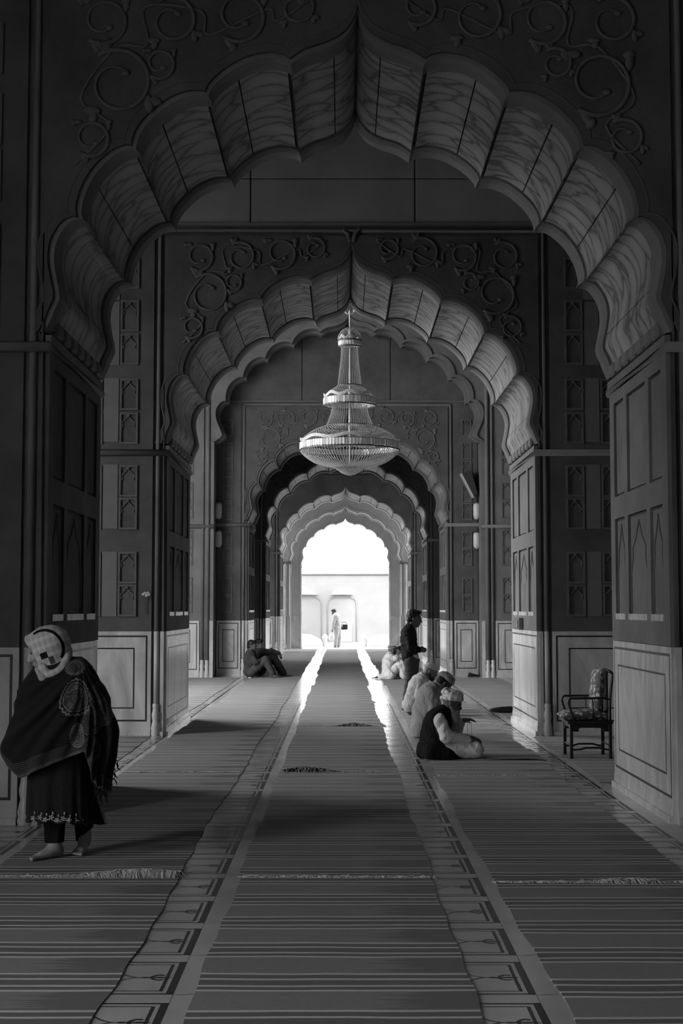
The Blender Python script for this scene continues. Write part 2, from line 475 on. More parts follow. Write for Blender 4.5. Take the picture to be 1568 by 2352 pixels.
def cross_wall(name, label, y0, y1, ztop, su=1.0, z_apex=6.56, z_spring=SPRING, rich=2, stone=SAND, xl=XL, xr=XR, rim=None, blocks=True):
    """a thick cross wall with a cusped arch, dressed with its parts. rich: 2 all parts, 1 fewer"""
    foils = foils_scaled(su, z_spring, z_apex)
    hw = HW*su
    base = [p for f in foils for p in f]
    k = 1.03
    op = grow(base, k)+[(hw, z_spring), (hw, 0)]
    o = both(op)
    mb = MB()
    poly = o+[(xl-AX, 0), (xl-AX, ztop), (xr-AX, ztop), (xr-AX, 0)]
    mb.prism(poly, fy(0), y0, y1)
    w = mb.build(name, stone)
    tag(w, label, 'wall', kind='structure')
    # rims at the two edges of the soffit
    for nm, ya, yb, ki in (('arch_rim', y0+.0, y0+.20, 1.0), ('arch_rim', y1-.24, y1, .985)):
        r = MB()
        inn = grow(base, ki); out = grow(base, k+.001)
        mid = grow(base, ki+.012)
        v0 = both(mid); v1 = both(inn)
        n = len(v0)
        e = .05
        V = [(AX+a, ya, b) for a, b in both(out)]+[(AX+a, ya, b) for a, b in v0]+[(AX+a, ya+e, b) for a, b in v1]+[(AX+a, yb, b) for a, b in v1]+[(AX+a, yb, b) for a, b in both(out)]
        Fc = []
        for L in range(5):
            L2 = (L+1) % 5
            for i in range(n-1):
                Fc.append((L*n+i, L*n+i+1, L2*n+i+1, L2*n+i))
        Fc += [tuple(L*n for L in range(5)), tuple(L*n+n-1 for L in range(4, -1, -1))]
        r.add(V, Fc)
        r.build(nm, rim or SANDL, w)
    # soffit blocks, two to each foil
    if blocks:
        for sgn in (1, -1):
            for f in foils:
                h = len(f)//2
                for part in (f[:h+1], f[h:]):
                    # leave a thin joint at both ends
                    a, b = part[0], part[1]; c, d = part[-1], part[-2]
                    q = [(a[0]+(b[0]-a[0])*.12, a[1]+(b[1]-a[1])*.12)]+part[1:-1]+[(c[0]+(d[0]-c[0])*.12, c[1]+(d[1]-c[1])*.12)]
                    inn = [(sgn*u, z) for u, z in grow(q, 1.006)]; out = [(sgn*u, z) for u, z in grow(q, k+.002)]
                    s = MB(); s.prism(inn+out[::-1], fy(0), y0+.215, y1-.255)
                    s.build('soffit_block', SOFFIT, w)
    # archivolt band on the front
    band = MB()
    ring_prism(band, grow(base, 1.032), grow(base, 1.062), y0-.03, y0+.005)
    bo = grow(base, 1.062)
    band.tube([(AX+u, y0-.02, z) for u, z in both(bo)], .016, 6)
    band.build('archivolt', stone, w)
    # cornice roll wrapping the pier, both sides
    for s in (1, -1):
        c = MB()
        xe = (xr if s > 0 else xl)
        xj = AX+s*(hw-.035)
        c.tube([(xe, y0-.04, z_spring-.04), (xj, y0-.04, z_spring-.04), (xj, y1+.04, z_spring-.04), (xe, y1+.04, z_spring-.04)], .045, 8)
        c.box(min(AX+s*hw, AX+s*(hw-.05)), max(AX+s*hw, AX+s*(hw-.05)), y0-.02, y1+.02, z_spring-.01, z_spring+.06)
        c.build('cornice_roll', SANDL, w)
        if rich >= 2:
            nb = 7
            for i in range(nb):
                ya = y0+.12+(y1-y0-.24)*i/nb; yb = ya+(y1-y0-.24)/nb*.74
                cb = MB(); x0 = AX+s*(hw-.005)
                cb.bevbox(min(x0, x0-s*.075), max(x0, x0-s*.075), ya, yb, z_spring+.075, z_spring+.20, .02)
                cb.build('corbel_block', SANDL, w)
    # jambs: dado below, framed panels above
    D = y1-y0
    for s in (1, -1):
        xj = AX+s*hw
        fn = (lambda xj, s: (lambda a, b, d: (xj-s*d, a, b)))(xj, s)
        dado(w, fn, y0, y1, .03)
        if rich >= 1:
            cols = [(.20, .66), (.80, 1.58), (1.72, 2.18)]
            sc = D/2.38
            cols = [(y0+a*sc, y0+b*sc) for a, b in cols]
            rows = [(1.60, 2.55), (2.76, 3.66)]
            fr = MB()
            def bar(a0, a1, b0, b1): fr.prism([(a0, b0), (a1, b0), (a1, b1), (a0, b1)], fn, 0, .035)
            bar(y0, y1, 1.395, rows[0][0]); bar(y0, y1, rows[0][1], rows[1][0]); bar(y0, y1, rows[1][1], z_spring-.07)
            edges = [y0]+[e for c_ in cols for e in c_]+[y1]
            for i in range(0, 8, 2):
                for r0, r1 in rows: bar(edges[i], edges[i+1], r0, r1)
            fr.build('jamb_frame', SANDL if s > 0 else stone, w)  # right jambs paler than left: side light put into the stone colour
            for ci, (a, b) in enumerate(cols):
                for ri, (r0, r1) in enumerate(rows):
                    p = MB(); g = .025
                    p.prism([(a+g, r0+g), (b-g, r0+g), (b-g, r1-g), (a+g, r1-g)], fn, 0, .014)
                    p.build('jamb_panel', SANDL if s > 0 else stone, w)  # panels repeat the lit right, shaded left colouring of the frame
                    if ri == 0:
                        q = MB(); q.prism([(a+.01, r0-.005), (b-.01, r0-.005), (b-.01, r0+.05), (a+.01, r0+.05)], fn, .01, .042)
                        q.build('lit_sill', MARBLE, w)  # ledge catching light: its brightness is put into the white colour
                        # carved cusped outline standing on the sill
                        cx_ = (a+b)/2; hh = (b-a)/2-.05
                        t = [(cx_-hh, r0+.06), (cx_-hh, r0+.42), (cx_-hh*.75, r0+.55), (cx_-hh*.8, r0+.64), (cx_-hh*.35, r0+.74), (cx_, r0+.88),
                             (cx_+hh*.35, r0+.74), (cx_+hh*.8, r0+.64), (cx_+hh*.75, r0+.55), (cx_+hh, r0+.42), (cx_+hh, r0+.06)]
                        e = MB(); e.tube([fn(a_, b_, .016) for a_, b_ in t], .010, 6)
                        e.build('carved_outline', RELIEF, w)
    return w, foils

FRAME_Z = 6.86
def dress_front(w, y, foils, hw, u_out, z_field=FRAME_Z, niches=True, scrolls=True, stone=SAND, uroll=2.62, big_blocks=None, block_mat=None):
    """front face: spandrel field, roll frame with bases, outer field, niches, dado"""
    ui = uroll-.07; uo = uroll+.07
    base = [(min(u, ui-.012), z) for u, z in grow([p for f in foils for p in f], 1.063)]
    sp = MB()
    inner = base+[(min(ui-.012, max(hw+.001, base[-1][0])), SPRING), (hw+.001, 1.395)]
    sp.prism([(ui, 1.395), (ui, z_field-.07), (-ui, z_field-.07), (-ui, 1.395)]+[(u, z) for u, z in both(inner)][::-1], fy(y), -.03, .003)
    sp.build('spandrel_field', stone, w)
    roll = MB()
    zt = z_field
    roll.tube([(AX+uroll, y-.012, 1.39), (AX+uroll, y-.012, zt), (AX-uroll, y-.012, zt), (AX-uroll, y-.012, 1.39)], .034, 10)
    roll.build('frame_roll', SANDL, w)
    for s in (1, -1):
        link('colonnette_base', BALU, w, (AX+s*uroll, y-.03, 0))
        sh_ = MB(); sh_.tube([(AX+s*uroll, y-.012, .40), (AX+s*uroll, y-.012, 1.39)], .036, 10); sh_.build('colonnette_shaft', MARBLE, w)
        of = MB()
        a, b = AX+s*uo, AX+s*u_out
        of.box(min(a, b), max(a, b), y-.03, y+.003, 1.395, z_field+.07)
        of.build('outer_field', stone, w)
        fn = lambda p, q, d: (p, y-d, q)
        # marble strip by the corner, then panels
        dado(w, fn, min(AX+s*hw, AX+s*(uroll-.05)), max(AX+s*hw, AX+s*(uroll-.05)), .03, False)
        u = uo
        while u < u_out-.2:
            u2 = min(u+1.62, u_out)
            a, b = AX+s*u, AX+s*u2
            dado(w, fn, min(a, b), max(a, b), .03)
            u = u2+.004
        if niches:
            for j, uc in enumerate([uo+.33, uo+.57, uo+.81, uo+1.05, uo+1.29]):
                if uc+.13 > u_out: break
                if j % 2 == 0:
                    for z in (1.59, 2.03, 2.76, 3.20, 3.92, 4.38, 5.0, 5.46, 6.05):
                        link('niche_frame', NICHE, w, (AX+s*uc, y-.03, z))
                else:
                    for z in (1.59, 2.77, 3.95, 5.0, 5.9):
                        link('recessed_slab', SLAB, w, (AX+s*uc, y-.03, z))
        if scrolls:
            for u_, z_, r_, s_ in SCROLLS:
                if z_+r_ > z_field-.1: z_ = z_field-.1-r_
                key = [k_ for k_ in SCM if abs(k_[0]-u_) < 1e-6 and k_[2] == s][0]
                link('scroll_relief', SCM[key], w, (AX+s*u_, y-.03, z_))
    if scrolls:
        for s in (1, -1):
            vn = MB()
            vn.tube([(AX+s*u_, y-.036, z_) for u_, z_ in catmull([(2.30, 5.30), (2.02, 5.62), (2.26, 5.85), (1.98, 6.27), (1.72, 6.30), (1.74, 6.62), (1.28, 6.58), (1.22, 6.38), (.74, 6.60), (.66, 6.50), (.34, 6.72)], 5)], .013, 6, flat=.7, flat_axis=1)
            vn.build('vine_relief', RELIEF, w)
        # finial leaf over the apex of the arch
        fb = MB(); za = base[0][1]
        for s in (1, -1):
            fb.tube([(AX+s*.02, y-.04, za-.02), (AX+s*.05, y-.04, za+.10), (AX+s*.11, y-.04, za+.15), (AX+s*.09, y-.04, za+.19)], [.03, .035, .03, .012], 6, flat=.6, flat_axis=1)
        fb.build('apex_finial', RELIEF, w)
    # ashlar courses above the frame
    if big_blocks:
        rng = random.Random(4)
        z = z_field+.10
        for zi, (h, off) in enumerate(big_blocks):
            u = -u_out+AX
            us = [-u_out]+[off+2.25*k for k in range(-3, 4) if -u_out < off+2.25*k < u_out]+[u_out]
            for a, b in zip(us[:-1], us[1:]):
                bl = MB(); bl.bevbox(AX+a+.008, AX+b-.008, y-.05, y+.002, z+.006, z+h-.006, .008)
                bl.build('ashlar_block', block_mat or ASHLAR, w)
            z += h
        co = MB(); co.box(AX-u_out, AX+u_out, y-.075, y+.002, z_field+.07, z_field+.10); co.build('string_course', SANDL, w)

# ------------------------------------------------------------------ the shell of the hall
fl = MB(); fl.box(XL-.8, XR+.8, -6, YG2+.4, -.25, -.012)
floor = fl.build('floor', INLAY)
tag(floor, 'polished marble floor of the prayer hall with black line inlay', 'floor', kind='structure')

wallA, foilsA = cross_wall('wall_near', 'nearest cross wall with a large cusped arch and scrolled spandrels', YA, YA2, 9.0)
dress_front(wallA, YA, foilsA, HW, 4.6)
wallB, foilsB = cross_wall('wall_second', 'second cross wall with cusped arch, in front of the chandelier', YB, YB2, 14.0)
dress_front(wallB, YB, foilsB, HW, 4.6, big_blocks=[(.62, .87), (.75, .87), (.75, 2.0)])
wallD, foilsD = cross_wall('wall_middle', 'recessed cross wall with scrolled spandrels behind the chandelier', YD, YD2, 14.0, rich=1)
dress_front(wallD, YD, foilsD, HW, 3.29, big_blocks=[(2.3, 1.1)], block_mat=SAND)
wallE, foilsE = cross_wall('wall_fourth', 'fourth cross wall whose arch shows below the chandelier', YE, YE2, 9.0, rich=1)
dress_front(wallE, YE, foilsE, HW, 3.4, niches=False)
wallF, foilsF = cross_wall('wall_fifth', 'fifth cross wall with cusped arch before the bright end doorway', YF, YF2, 9.0, z_apex=6.3, rich=1, rim=PALE_HAZE)
dress_front(wallF, YF, foilsF, HW, 3.4, niches=False, scrolls=False)
wallG, foilsG = cross_wall('wall_end', 'end wall with two nested cusped arches around the bright doorway', YG, YG+.9, 9.0, su=.93, z_apex=6.02, z_spring=3.62, rich=0, blocks=False, stone=PALE_HAZE, rim=PALE_HAZE)
# inner order of the end doorway
foils_in = foils_scaled(.745, 3.58, 5.56)
base_in = [p for f in foils_in for p in f]
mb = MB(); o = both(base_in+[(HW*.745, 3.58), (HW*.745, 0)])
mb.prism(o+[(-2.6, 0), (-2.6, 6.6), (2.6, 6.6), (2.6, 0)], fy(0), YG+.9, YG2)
inner = mb.build('doorway_order', PALE_HAZE, wallG)
rr = MB(); ring_prism(rr, grow(base_in, 1.0), grow(base_in, 1.05), YG+.86, YG+.905); rr.build('arch_rim', PALE_HAZE, wallG)
for s in (1, -1):
    a, b = sorted((AX+s*HW*.75, AX+s*HW*.92))
    dado(wallG, lambda p, q, d: (p, YG+.9-d, q), a, b, .03, True, inner=False)
    a, b = sorted((AX+s*HW*.95, AX+s*3.4))
    dado(wallG, lambda p, q, d: (p, YG-d, q), a, b, .03, True)
    for u, yy in ((HW*.925, YG+.86), (HW*.75, YG+.86), (HW*1.0, YG-.03)):
        c = MB(); c.lathe([(.05, 0), (.075, .03), (.05, .08), (.045, .12), (.045, 3.4), (.065, 3.45), (.045, 3.5), (.06, 3.58), (.0, 3.6)], 12, (AX+s*u, yy, 0))
        c.build('doorway_colonnette', MARBLE, wallG)

# the wide arch of the domed bay, one step in front of the middle wall
CF = [(0, 8.96), (.67, 8.637), (1.38, 8.332), (2.05, 7.972), (2.60, 7.482), (3.03, 6.863)]
cpts = catmull([(0, 8.96), (.06, 8.86), (.25, 8.75), (.5, 8.70), (.67, 8.60)], 4)
foilsC = [cpts]
for (a, b) in zip(CF[1:-1], CF[2:]):
    m_ = ((a[0]+b[0])/2, (a[1]+b[1])/2); dx, dz = b[0]-a[0], b[1]-a[1]; L = math.hypot(dx, dz)
    nx, nz = -dz/L, dx/L
    if nx < 0: nx, nz = -nx, -nz
    arc = []
    for i in range(11):
        t = i/10
        bul = .2*L*(1-(2*t-1)**2)
        arc.append((a[0]+dx*t+nx*bul, a[1]+dz*t+nz*bul-(.035 if i in (0, 10) else 0)))
    foilsC.append(arc)
foilsC.append(catmull([(3.05, 6.86), (3.17, 6.80), (3.27, 6.62), (3.27, 6.42), (3.19, 6.2), (3.12, 6.02), (3.16, 5.93), (3.31, 5.83)], 4))
baseC = [p for f in foilsC for p in f]
mb = MB(); o = both(baseC+[(3.31, 0)])
mb.prism(o+[(XL-AX, 0), (XL-AX, 14), (XR-AX, 14), (XR-AX, 0)], fy(0), YC, YD)
wallC = mb.build('wall_dome', SANDL)
tag(wallC, 'front of the domed bay with a tall wide cusped arch behind the chandelier', 'wall', kind='structure')
rc = MB(); ring_prism(rc, grow(baseC, 1.0, 5.9), grow(baseC, 1.035, 5.9), YC-.05, YC+.004)
rc.build('archivolt', SANDL, wallC)
rc = MB(); ring_prism(rc, grow(baseC, .975, 5.9), grow(baseC, 1.002, 5.9), YC+.2, YC+.5); rc.build('arch_rim', SANDL, wallC)
for s in (1, -1):
    for u, r in ((3.46, .05), (3.58, .035)):
        c = MB(); c.tube([(AX+s*u, YC-.02, .42), (AX+s*u, YC-.02, 11)], r, 10); c.build('frame_roll', SANDL, wallC)
        link('colonnette_base', BALU, wallC, (AX+s*u, YC-.03, 0))
    c = MB(); c.tube([(AX+s*3.3, YC-.03, 3.72), (AX+s*6.4, YC-.03, 3.72)], .05, 8); c.build('cornice_roll', SANDL, wallC)
    a, b = sorted((AX+s*3.31, AX+s*3.40)); dado(wallC, lambda p, q, d: (p, YC-d, q), a, b, .03, False)
    a, b = sorted((AX+s*3.65, AX+s*5.2)); dado(wallC, lambda p, q, d: (p, YC-d, q), a, b, .03)
    for uc in (3.95, 4.45):
        for z in (1.59, 2.03, 2.76, 3.20, 3.92, 4.38, 5.0, 5.46):
            link('niche_frame', NICHE, wallC, (AX+s*uc, YC, z))

# outer walls: courtyard front with its openings on the left, right wall with far openings added for light, back wall, ceilings
def front_poly(ops):
    poly = [(-6, 0)]
    for yc, w_, h_ in ops:
        a, b = yc-w_/2, yc+w_/2; zs = h_*.68
        poly += [(a, 0), (a, zs), (a+w_*.06, zs+(h_-zs)*.45), (a+w_*.22, zs+(h_-zs)*.78), (yc, h_), (b-w_*.22, zs+(h_-zs)*.78), (b-w_*.06, zs+(h_-zs)*.45), (b, zs), (b, 0)]
    return poly+[(YG2+.4, 0), (YG2+.4, 14), (-6, 14)]
poly = front_poly(OPENINGS)
mb = MB(); mb.prism(poly, lambda a, b, d: (d, a, b), XL-.8, XL)
tag(mb.build('wall_left', SANDL), 'courtyard front of the hall with open arches letting daylight in', 'wall', kind='structure')
mb = MB(); mb.prism(front_poly(ADDED_OPENINGS), lambda a, b, d: (d, a, b), XR, XR+.6)
tag(mb.build('wall_right', SAND), 'stone wall along the right side of the hall, with unseen openings added for light at its far end', 'wall', kind='structure')
mb = MB(); mb.box(XL-.8, XR+.6, -6.6, -6, 0, 14)
tag(mb.build('wall_back', SAND), 'stone wall behind the viewer', 'wall', kind='structure')
for nm, a, b, z in (('ceiling', -6, YA, 9.0), ('ceiling', YA, YB, 9.0), ('ceiling', YB, YD2, 14.0), ('ceiling', YD2, YG2+.4, 9.0)):
    mb = MB(); mb.box(XL-.8, XR+.6, a, b, z, z+.4)
    tag(mb.build(nm, PLASTER), 'plastered ceiling of the bay %s' % {-6: 'over the viewer', YA: 'between the two nearest arches', YB: 'over the chandelier', YD2: 'before the end doorway'}[a], 'ceiling', kind='structure')
# ------------------------------------------------------------------ marble floor pieces
PITCH_Y = .70; ROW0 = 6.147
PL, PW = 1.407, .575
COLS = [-3.947, -2.345, -.745, .857, 2.457, 4.06]
def panel_mesh():
    mb = MB()
    mb.box(-PL, -.003, -PW, -.003, -.012, 0, 0)
    e0, e1 = -.001, .0006
    def fl_rect(x0, x1, y0, y1): mb.box(x0, x1, y0, y1, e0, e1, 1)
    def ring(i, t):
        fl_rect(-PL+i, -i, -PW+i, -PW+i+t*.55); fl_rect(-PL+i, -i, -i-t*.55, -i)
        fl_rect(-PL+i, -PL+i+t, -PW+i, -i); fl_rect(-i-t, -i, -PW+i, -i)
    ring(.004, .032); ring(.055, .016)
    # prayer-niche outline whose point ends in a small fleuron
    yc = -PW/2
    def ribbon(pts, w):
        P = catmull(pts, 4)
        for (a, b) in zip(P[:-1], P[1:]):
            dx, dy = b[0]-a[0], b[1]-a[1]; L = math.hypot(dx, dy) or 1
            nx, ny = -dy/L*w/2, dx/L*w/2
            mb.add([(a[0]-nx, a[1]-ny, e1), (b[0]-nx, b[1]-ny, e1), (b[0]+nx, b[1]+ny, e1), (a[0]+nx, a[1]+ny, e1)], [(0, 1, 2, 3)], 1)
    for s in (1, -1):
        ribbon([(-.62, yc+s*.20), (-.40, yc+s*.16), (-.30, yc+s*.09), (-.25, yc+s*.03), (-.205, yc)], .010)
        ribbon([(-.135, yc+s*.008), (-.118, yc+s*.035), (-.095, yc+s*.045), (-.082, yc+s*.030)], .018)
    ribbon([(-.205, yc), (-.15, yc)], .007)
    for c, a, b in ((-.165, .022, .012), (-.135, .016, .010), (-.085, .045, .013)):
        n = 8
        mb.add([(c+a*math.cos(2*PI*k/n), yc+b*math.sin(2*PI*k/n), e1) for k in range(n)], [tuple(range(n))], 1)
    return mb.mesh('floor_panel', [FLOORM, INLAY])
PANEL = panel_mesh()
mb = MB(); mb.box(-PL, -.003, .002, .122, -.012, 0); CROSS = mb.mesh('cross_stone', FLOORM)
mb = MB()
mb.add([(.0, -PW-.003, 0), (.096, -PW+.02, 0), (.192, -PW-.003, 0), (.192, .116, 0), (.096, .138, 0), (.0, .116, 0)], [tuple(range(6))], 0)
mb.add([(.0, -PW-.003, -.012), (.192, -PW-.003, -.012), (.192, .116, -.012), (.0, .116, -.012), (.0, -PW-.003, 0), (.192, -PW-.003, 0), (.192, .116, 0), (.0, .116, 0)], [(0, 1, 5, 4), (1, 2, 6, 5), (2, 3, 7, 6), (3, 0, 4, 7)], 0)
BORDER = mb.mesh('border_stone', FLOORM)
NROW = 28
for k in range(-2, NROW):
    for x in COLS:
        y = ROW0+PITCH_Y*k
        link('floor_panel', PANEL, floor, (x, y, 0))
        link('cross_stone', CROSS, floor, (x, y, 0))
        link('border_stone', BORDER, floor, (x, y, 0))
y_end = ROW0+PITCH_Y*(NROW-1)+.13
mb = MB()
for x0, x1, y0, y1 in ((XL-.8, COLS[0]-PL-.01, -6, YG2+.4), (COLS[-1]+.2, XR+.8, -6, YG2+.4), (COLS[0]-PL, COLS[-1]+.19, -6, ROW0-2*PITCH_Y-PW-.01)):
    mb.box(x0, x1, y0, y1, -.012, 0)
mb.build('plain_paving', FLOORM, floor)
def far_paving():
    m, nt, b = nodes_of('far_floor_marble')
    src = FLOORM.node_tree
    ge = nt.nodes.new('ShaderNodeNewGeometry')
    sx = nt.nodes.new('ShaderNodeSeparateXYZ'); nt.links.new(ge.outputs['Position'], sx.inputs[0])
    def math_(op, a, v):
        n = nt.nodes.new('ShaderNodeMath'); n.operation = op
        nt.links.new(a, n.inputs[0])
        if v is not None: n.inputs[1].default_value = v
        return n.outputs[0]
    # inlay lines repeat every .70 m along and every 1.602 m across, like the nearer pieces
    fy_ = math_('FRACT', math_('DIVIDE', math_('SUBTRACT', sx.outputs['Y'], ROW0), PITCH_Y), None)
    fx_ = math_('FRACT', math_('DIVIDE', math_('SUBTRACT', sx.outputs['X'], .857), 1.602), None)
    ly = math_('LESS_THAN', math_('ABSOLUTE', math_('SUBTRACT', fy_, .97), None), .02)
    lx = math_('GREATER_THAN', fx_, .978)
    mx = nt.nodes.new('ShaderNodeMath'); mx.operation = 'MAXIMUM'; nt.links.new(ly, mx.inputs[0]); nt.links.new(lx, mx.inputs[1])
    mix = nt.nodes.new('ShaderNodeMix'); mix.data_type = 'RGBA'
    mix.inputs[6].default_value = g3(.55); mix.inputs[7].default_value = g3(.06)
    nt.links.new(mx.outputs[0], mix.inputs[0]); nt.links.new(mix.outputs[2], b.inputs['Base Color'])
    n2 = nt.nodes.new('ShaderNodeTexNoise'); n2.inputs['Scale'].default_value = 5.0
    nt.links.new(ge.outputs['Position'], n2.inputs['Vector'])
    mr = nt.nodes.new('ShaderNodeMapRange'); mr.inputs['To Min'].default_value = 0.10; mr.inputs['To Max'].default_value = 0.26
    nt.links.new(n2.outputs['Fac'], mr.inputs['Value']); nt.links.new(mr.outputs[0], b.inputs['Roughness'])
    bp = nt.nodes.new('ShaderNodeBump'); bp.inputs['Strength'].default_value = 0.05; bp.inputs['Distance'].default_value = 0.02
    nt.links.new(n2.outputs['Fac'], bp.inputs['Height']); nt.links.new(bp.outputs[0], b.inputs['Normal'])
    return m
mb = MB(); mb.box(COLS[0]-PL, COLS[-1]+.19, y_end, YG2+.4, -.012, 0)
mb.build('far_paving', far_paving(), floor)

# ------------------------------------------------------------------ outdoors beyond the doorway and beside the hall
GROUND = noise_mat('courtyard_paving', 0.30, 0.40, 0.7, 0.9)
COURT = noise_mat('courtyard_wall_stone', 0.20, 0.24, 0.6, 0.9)
WHITEW = noise_mat('whitewash', 0.6, 0.7, 2.0, 0.9)
mb = MB(); mb.box(-80, 60, YG2+.4, 140, -.5, -.05)
tag(mb.build('ground', GROUND), 'sunlit courtyard paving beyond the end doorway', 'ground', kind='structure')
mb = MB(); mb.box(XR+.6, 60, -30, YG2+.4, -.5, -.05)
tag(mb.build('ground', GROUND), 'paving outside the right wall of the hall', 'ground', kind='structure')
mb = MB(); mb.box(-80, XL-.8, -30, YG2+.4, -.5, -.05)
tag(mb.build('ground', GROUND), 'courtyard paving in front of the open left side of the hall', 'ground', kind='structure')
YW = 72.0
zt = at(790, 1320, YW)[1]
mb = MB(); mb.box(-30, 30, YW, YW+.8, -.05, zt)
wc = mb.build('wall_court', COURT)
tag(wc, 'pale sunlit wall of the courtyard seen through the end doorway', 'wall', kind='structure')
mb = MB(); mb.box(-30, 30, YW-.08, YW+.85, zt, zt+.05); mb.build('coping', SAND, wc)
for pxc, hwid in ((705, .75), (785, .75)):
    xc = at(pxc, 1400, YW)[0]; ztop_ = at(pxc, 1368, YW)[1]
    t = [(xc-hwid, .0), (xc-hwid, ztop_-.45), (xc-hwid*.9, ztop_-.2), (xc-hwid*.5, ztop_-.06), (xc, ztop_), (xc+hwid*.5, ztop_-.06), (xc+hwid*.9, ztop_-.2), (xc+hwid, ztop_-.45), (xc+hwid, 0)]
    a = MB(); a.tube([(p, YW-.02, q) for p, q in t], .025, 6); a.build('blind_arch', COURT, wc)
    r = MB()
    r.prism([(xc-.55, ztop_+.05), (xc+.55, ztop_+.05), (xc+.1, ztop_+.33), (xc-.45, ztop_+.2)], lambda p, q, d: (p, YW-d, q), 0, .25)
    r.build('hood', WHITEW, wc)
mb = MB(); x0, z0 = at(778, 1474, YW); x1, z1 = at(807, 1433, YW)
mb.box(x0, x1, YW-.06, YW, z0, z1); mb.build('notice_board', WHITEW, wc)
# roof edge of a further building, top right behind that wall
x0, z0 = at(858, 1321, 84); x1, z1 = at(868, 1304, 84)
mb = MB(); mb.prism([(x0, z0-.8), (x0, z0), (x1, z1), (x1+6, z1+.15), (x1+6, z0-.8)], lambda p, q, d: (p, 84+d, q), 0, 5)
rf = mb.build('roof_edge', COURT); tag(rf, 'grey sloping roof edge behind the courtyard wall', 'building')
for s, pts in ((-1, [(690, 1486), (690, 1456), (712, 1457), (738, 1470), (740, 1486)]), (1, [(897, 1486), (897, 1457), (868, 1458), (846, 1468), (844, 1486)])):
    mb = MB(); P = [at(px, py, 64.0) for px, py in pts]
    P = [(x, max(z, -.05)) for x, z in P]
    mb.prism(P, lambda p, q, d: (p, 64+d, q), 0, .3)
    w = mb.build('stair_parapet', WHITEW)
    tag(w, 'low whitewashed sloping parapet outside the doorway, on the %s' % ('left' if s < 0 else 'right'), 'parapet')
    for px in ((746, 692) if s < 0 else (837, 893)):
        x, z = at(px, 1458, 64.0)
        q = MB(); q.lathe([(.11, 0), (.11, z-.12), (.15, z-.1), (.12, z-.02), (.07, z+.05), (0, z+.1)], 12, (x, 64.15, -.05))
        q.build('post', WHITEW, w)

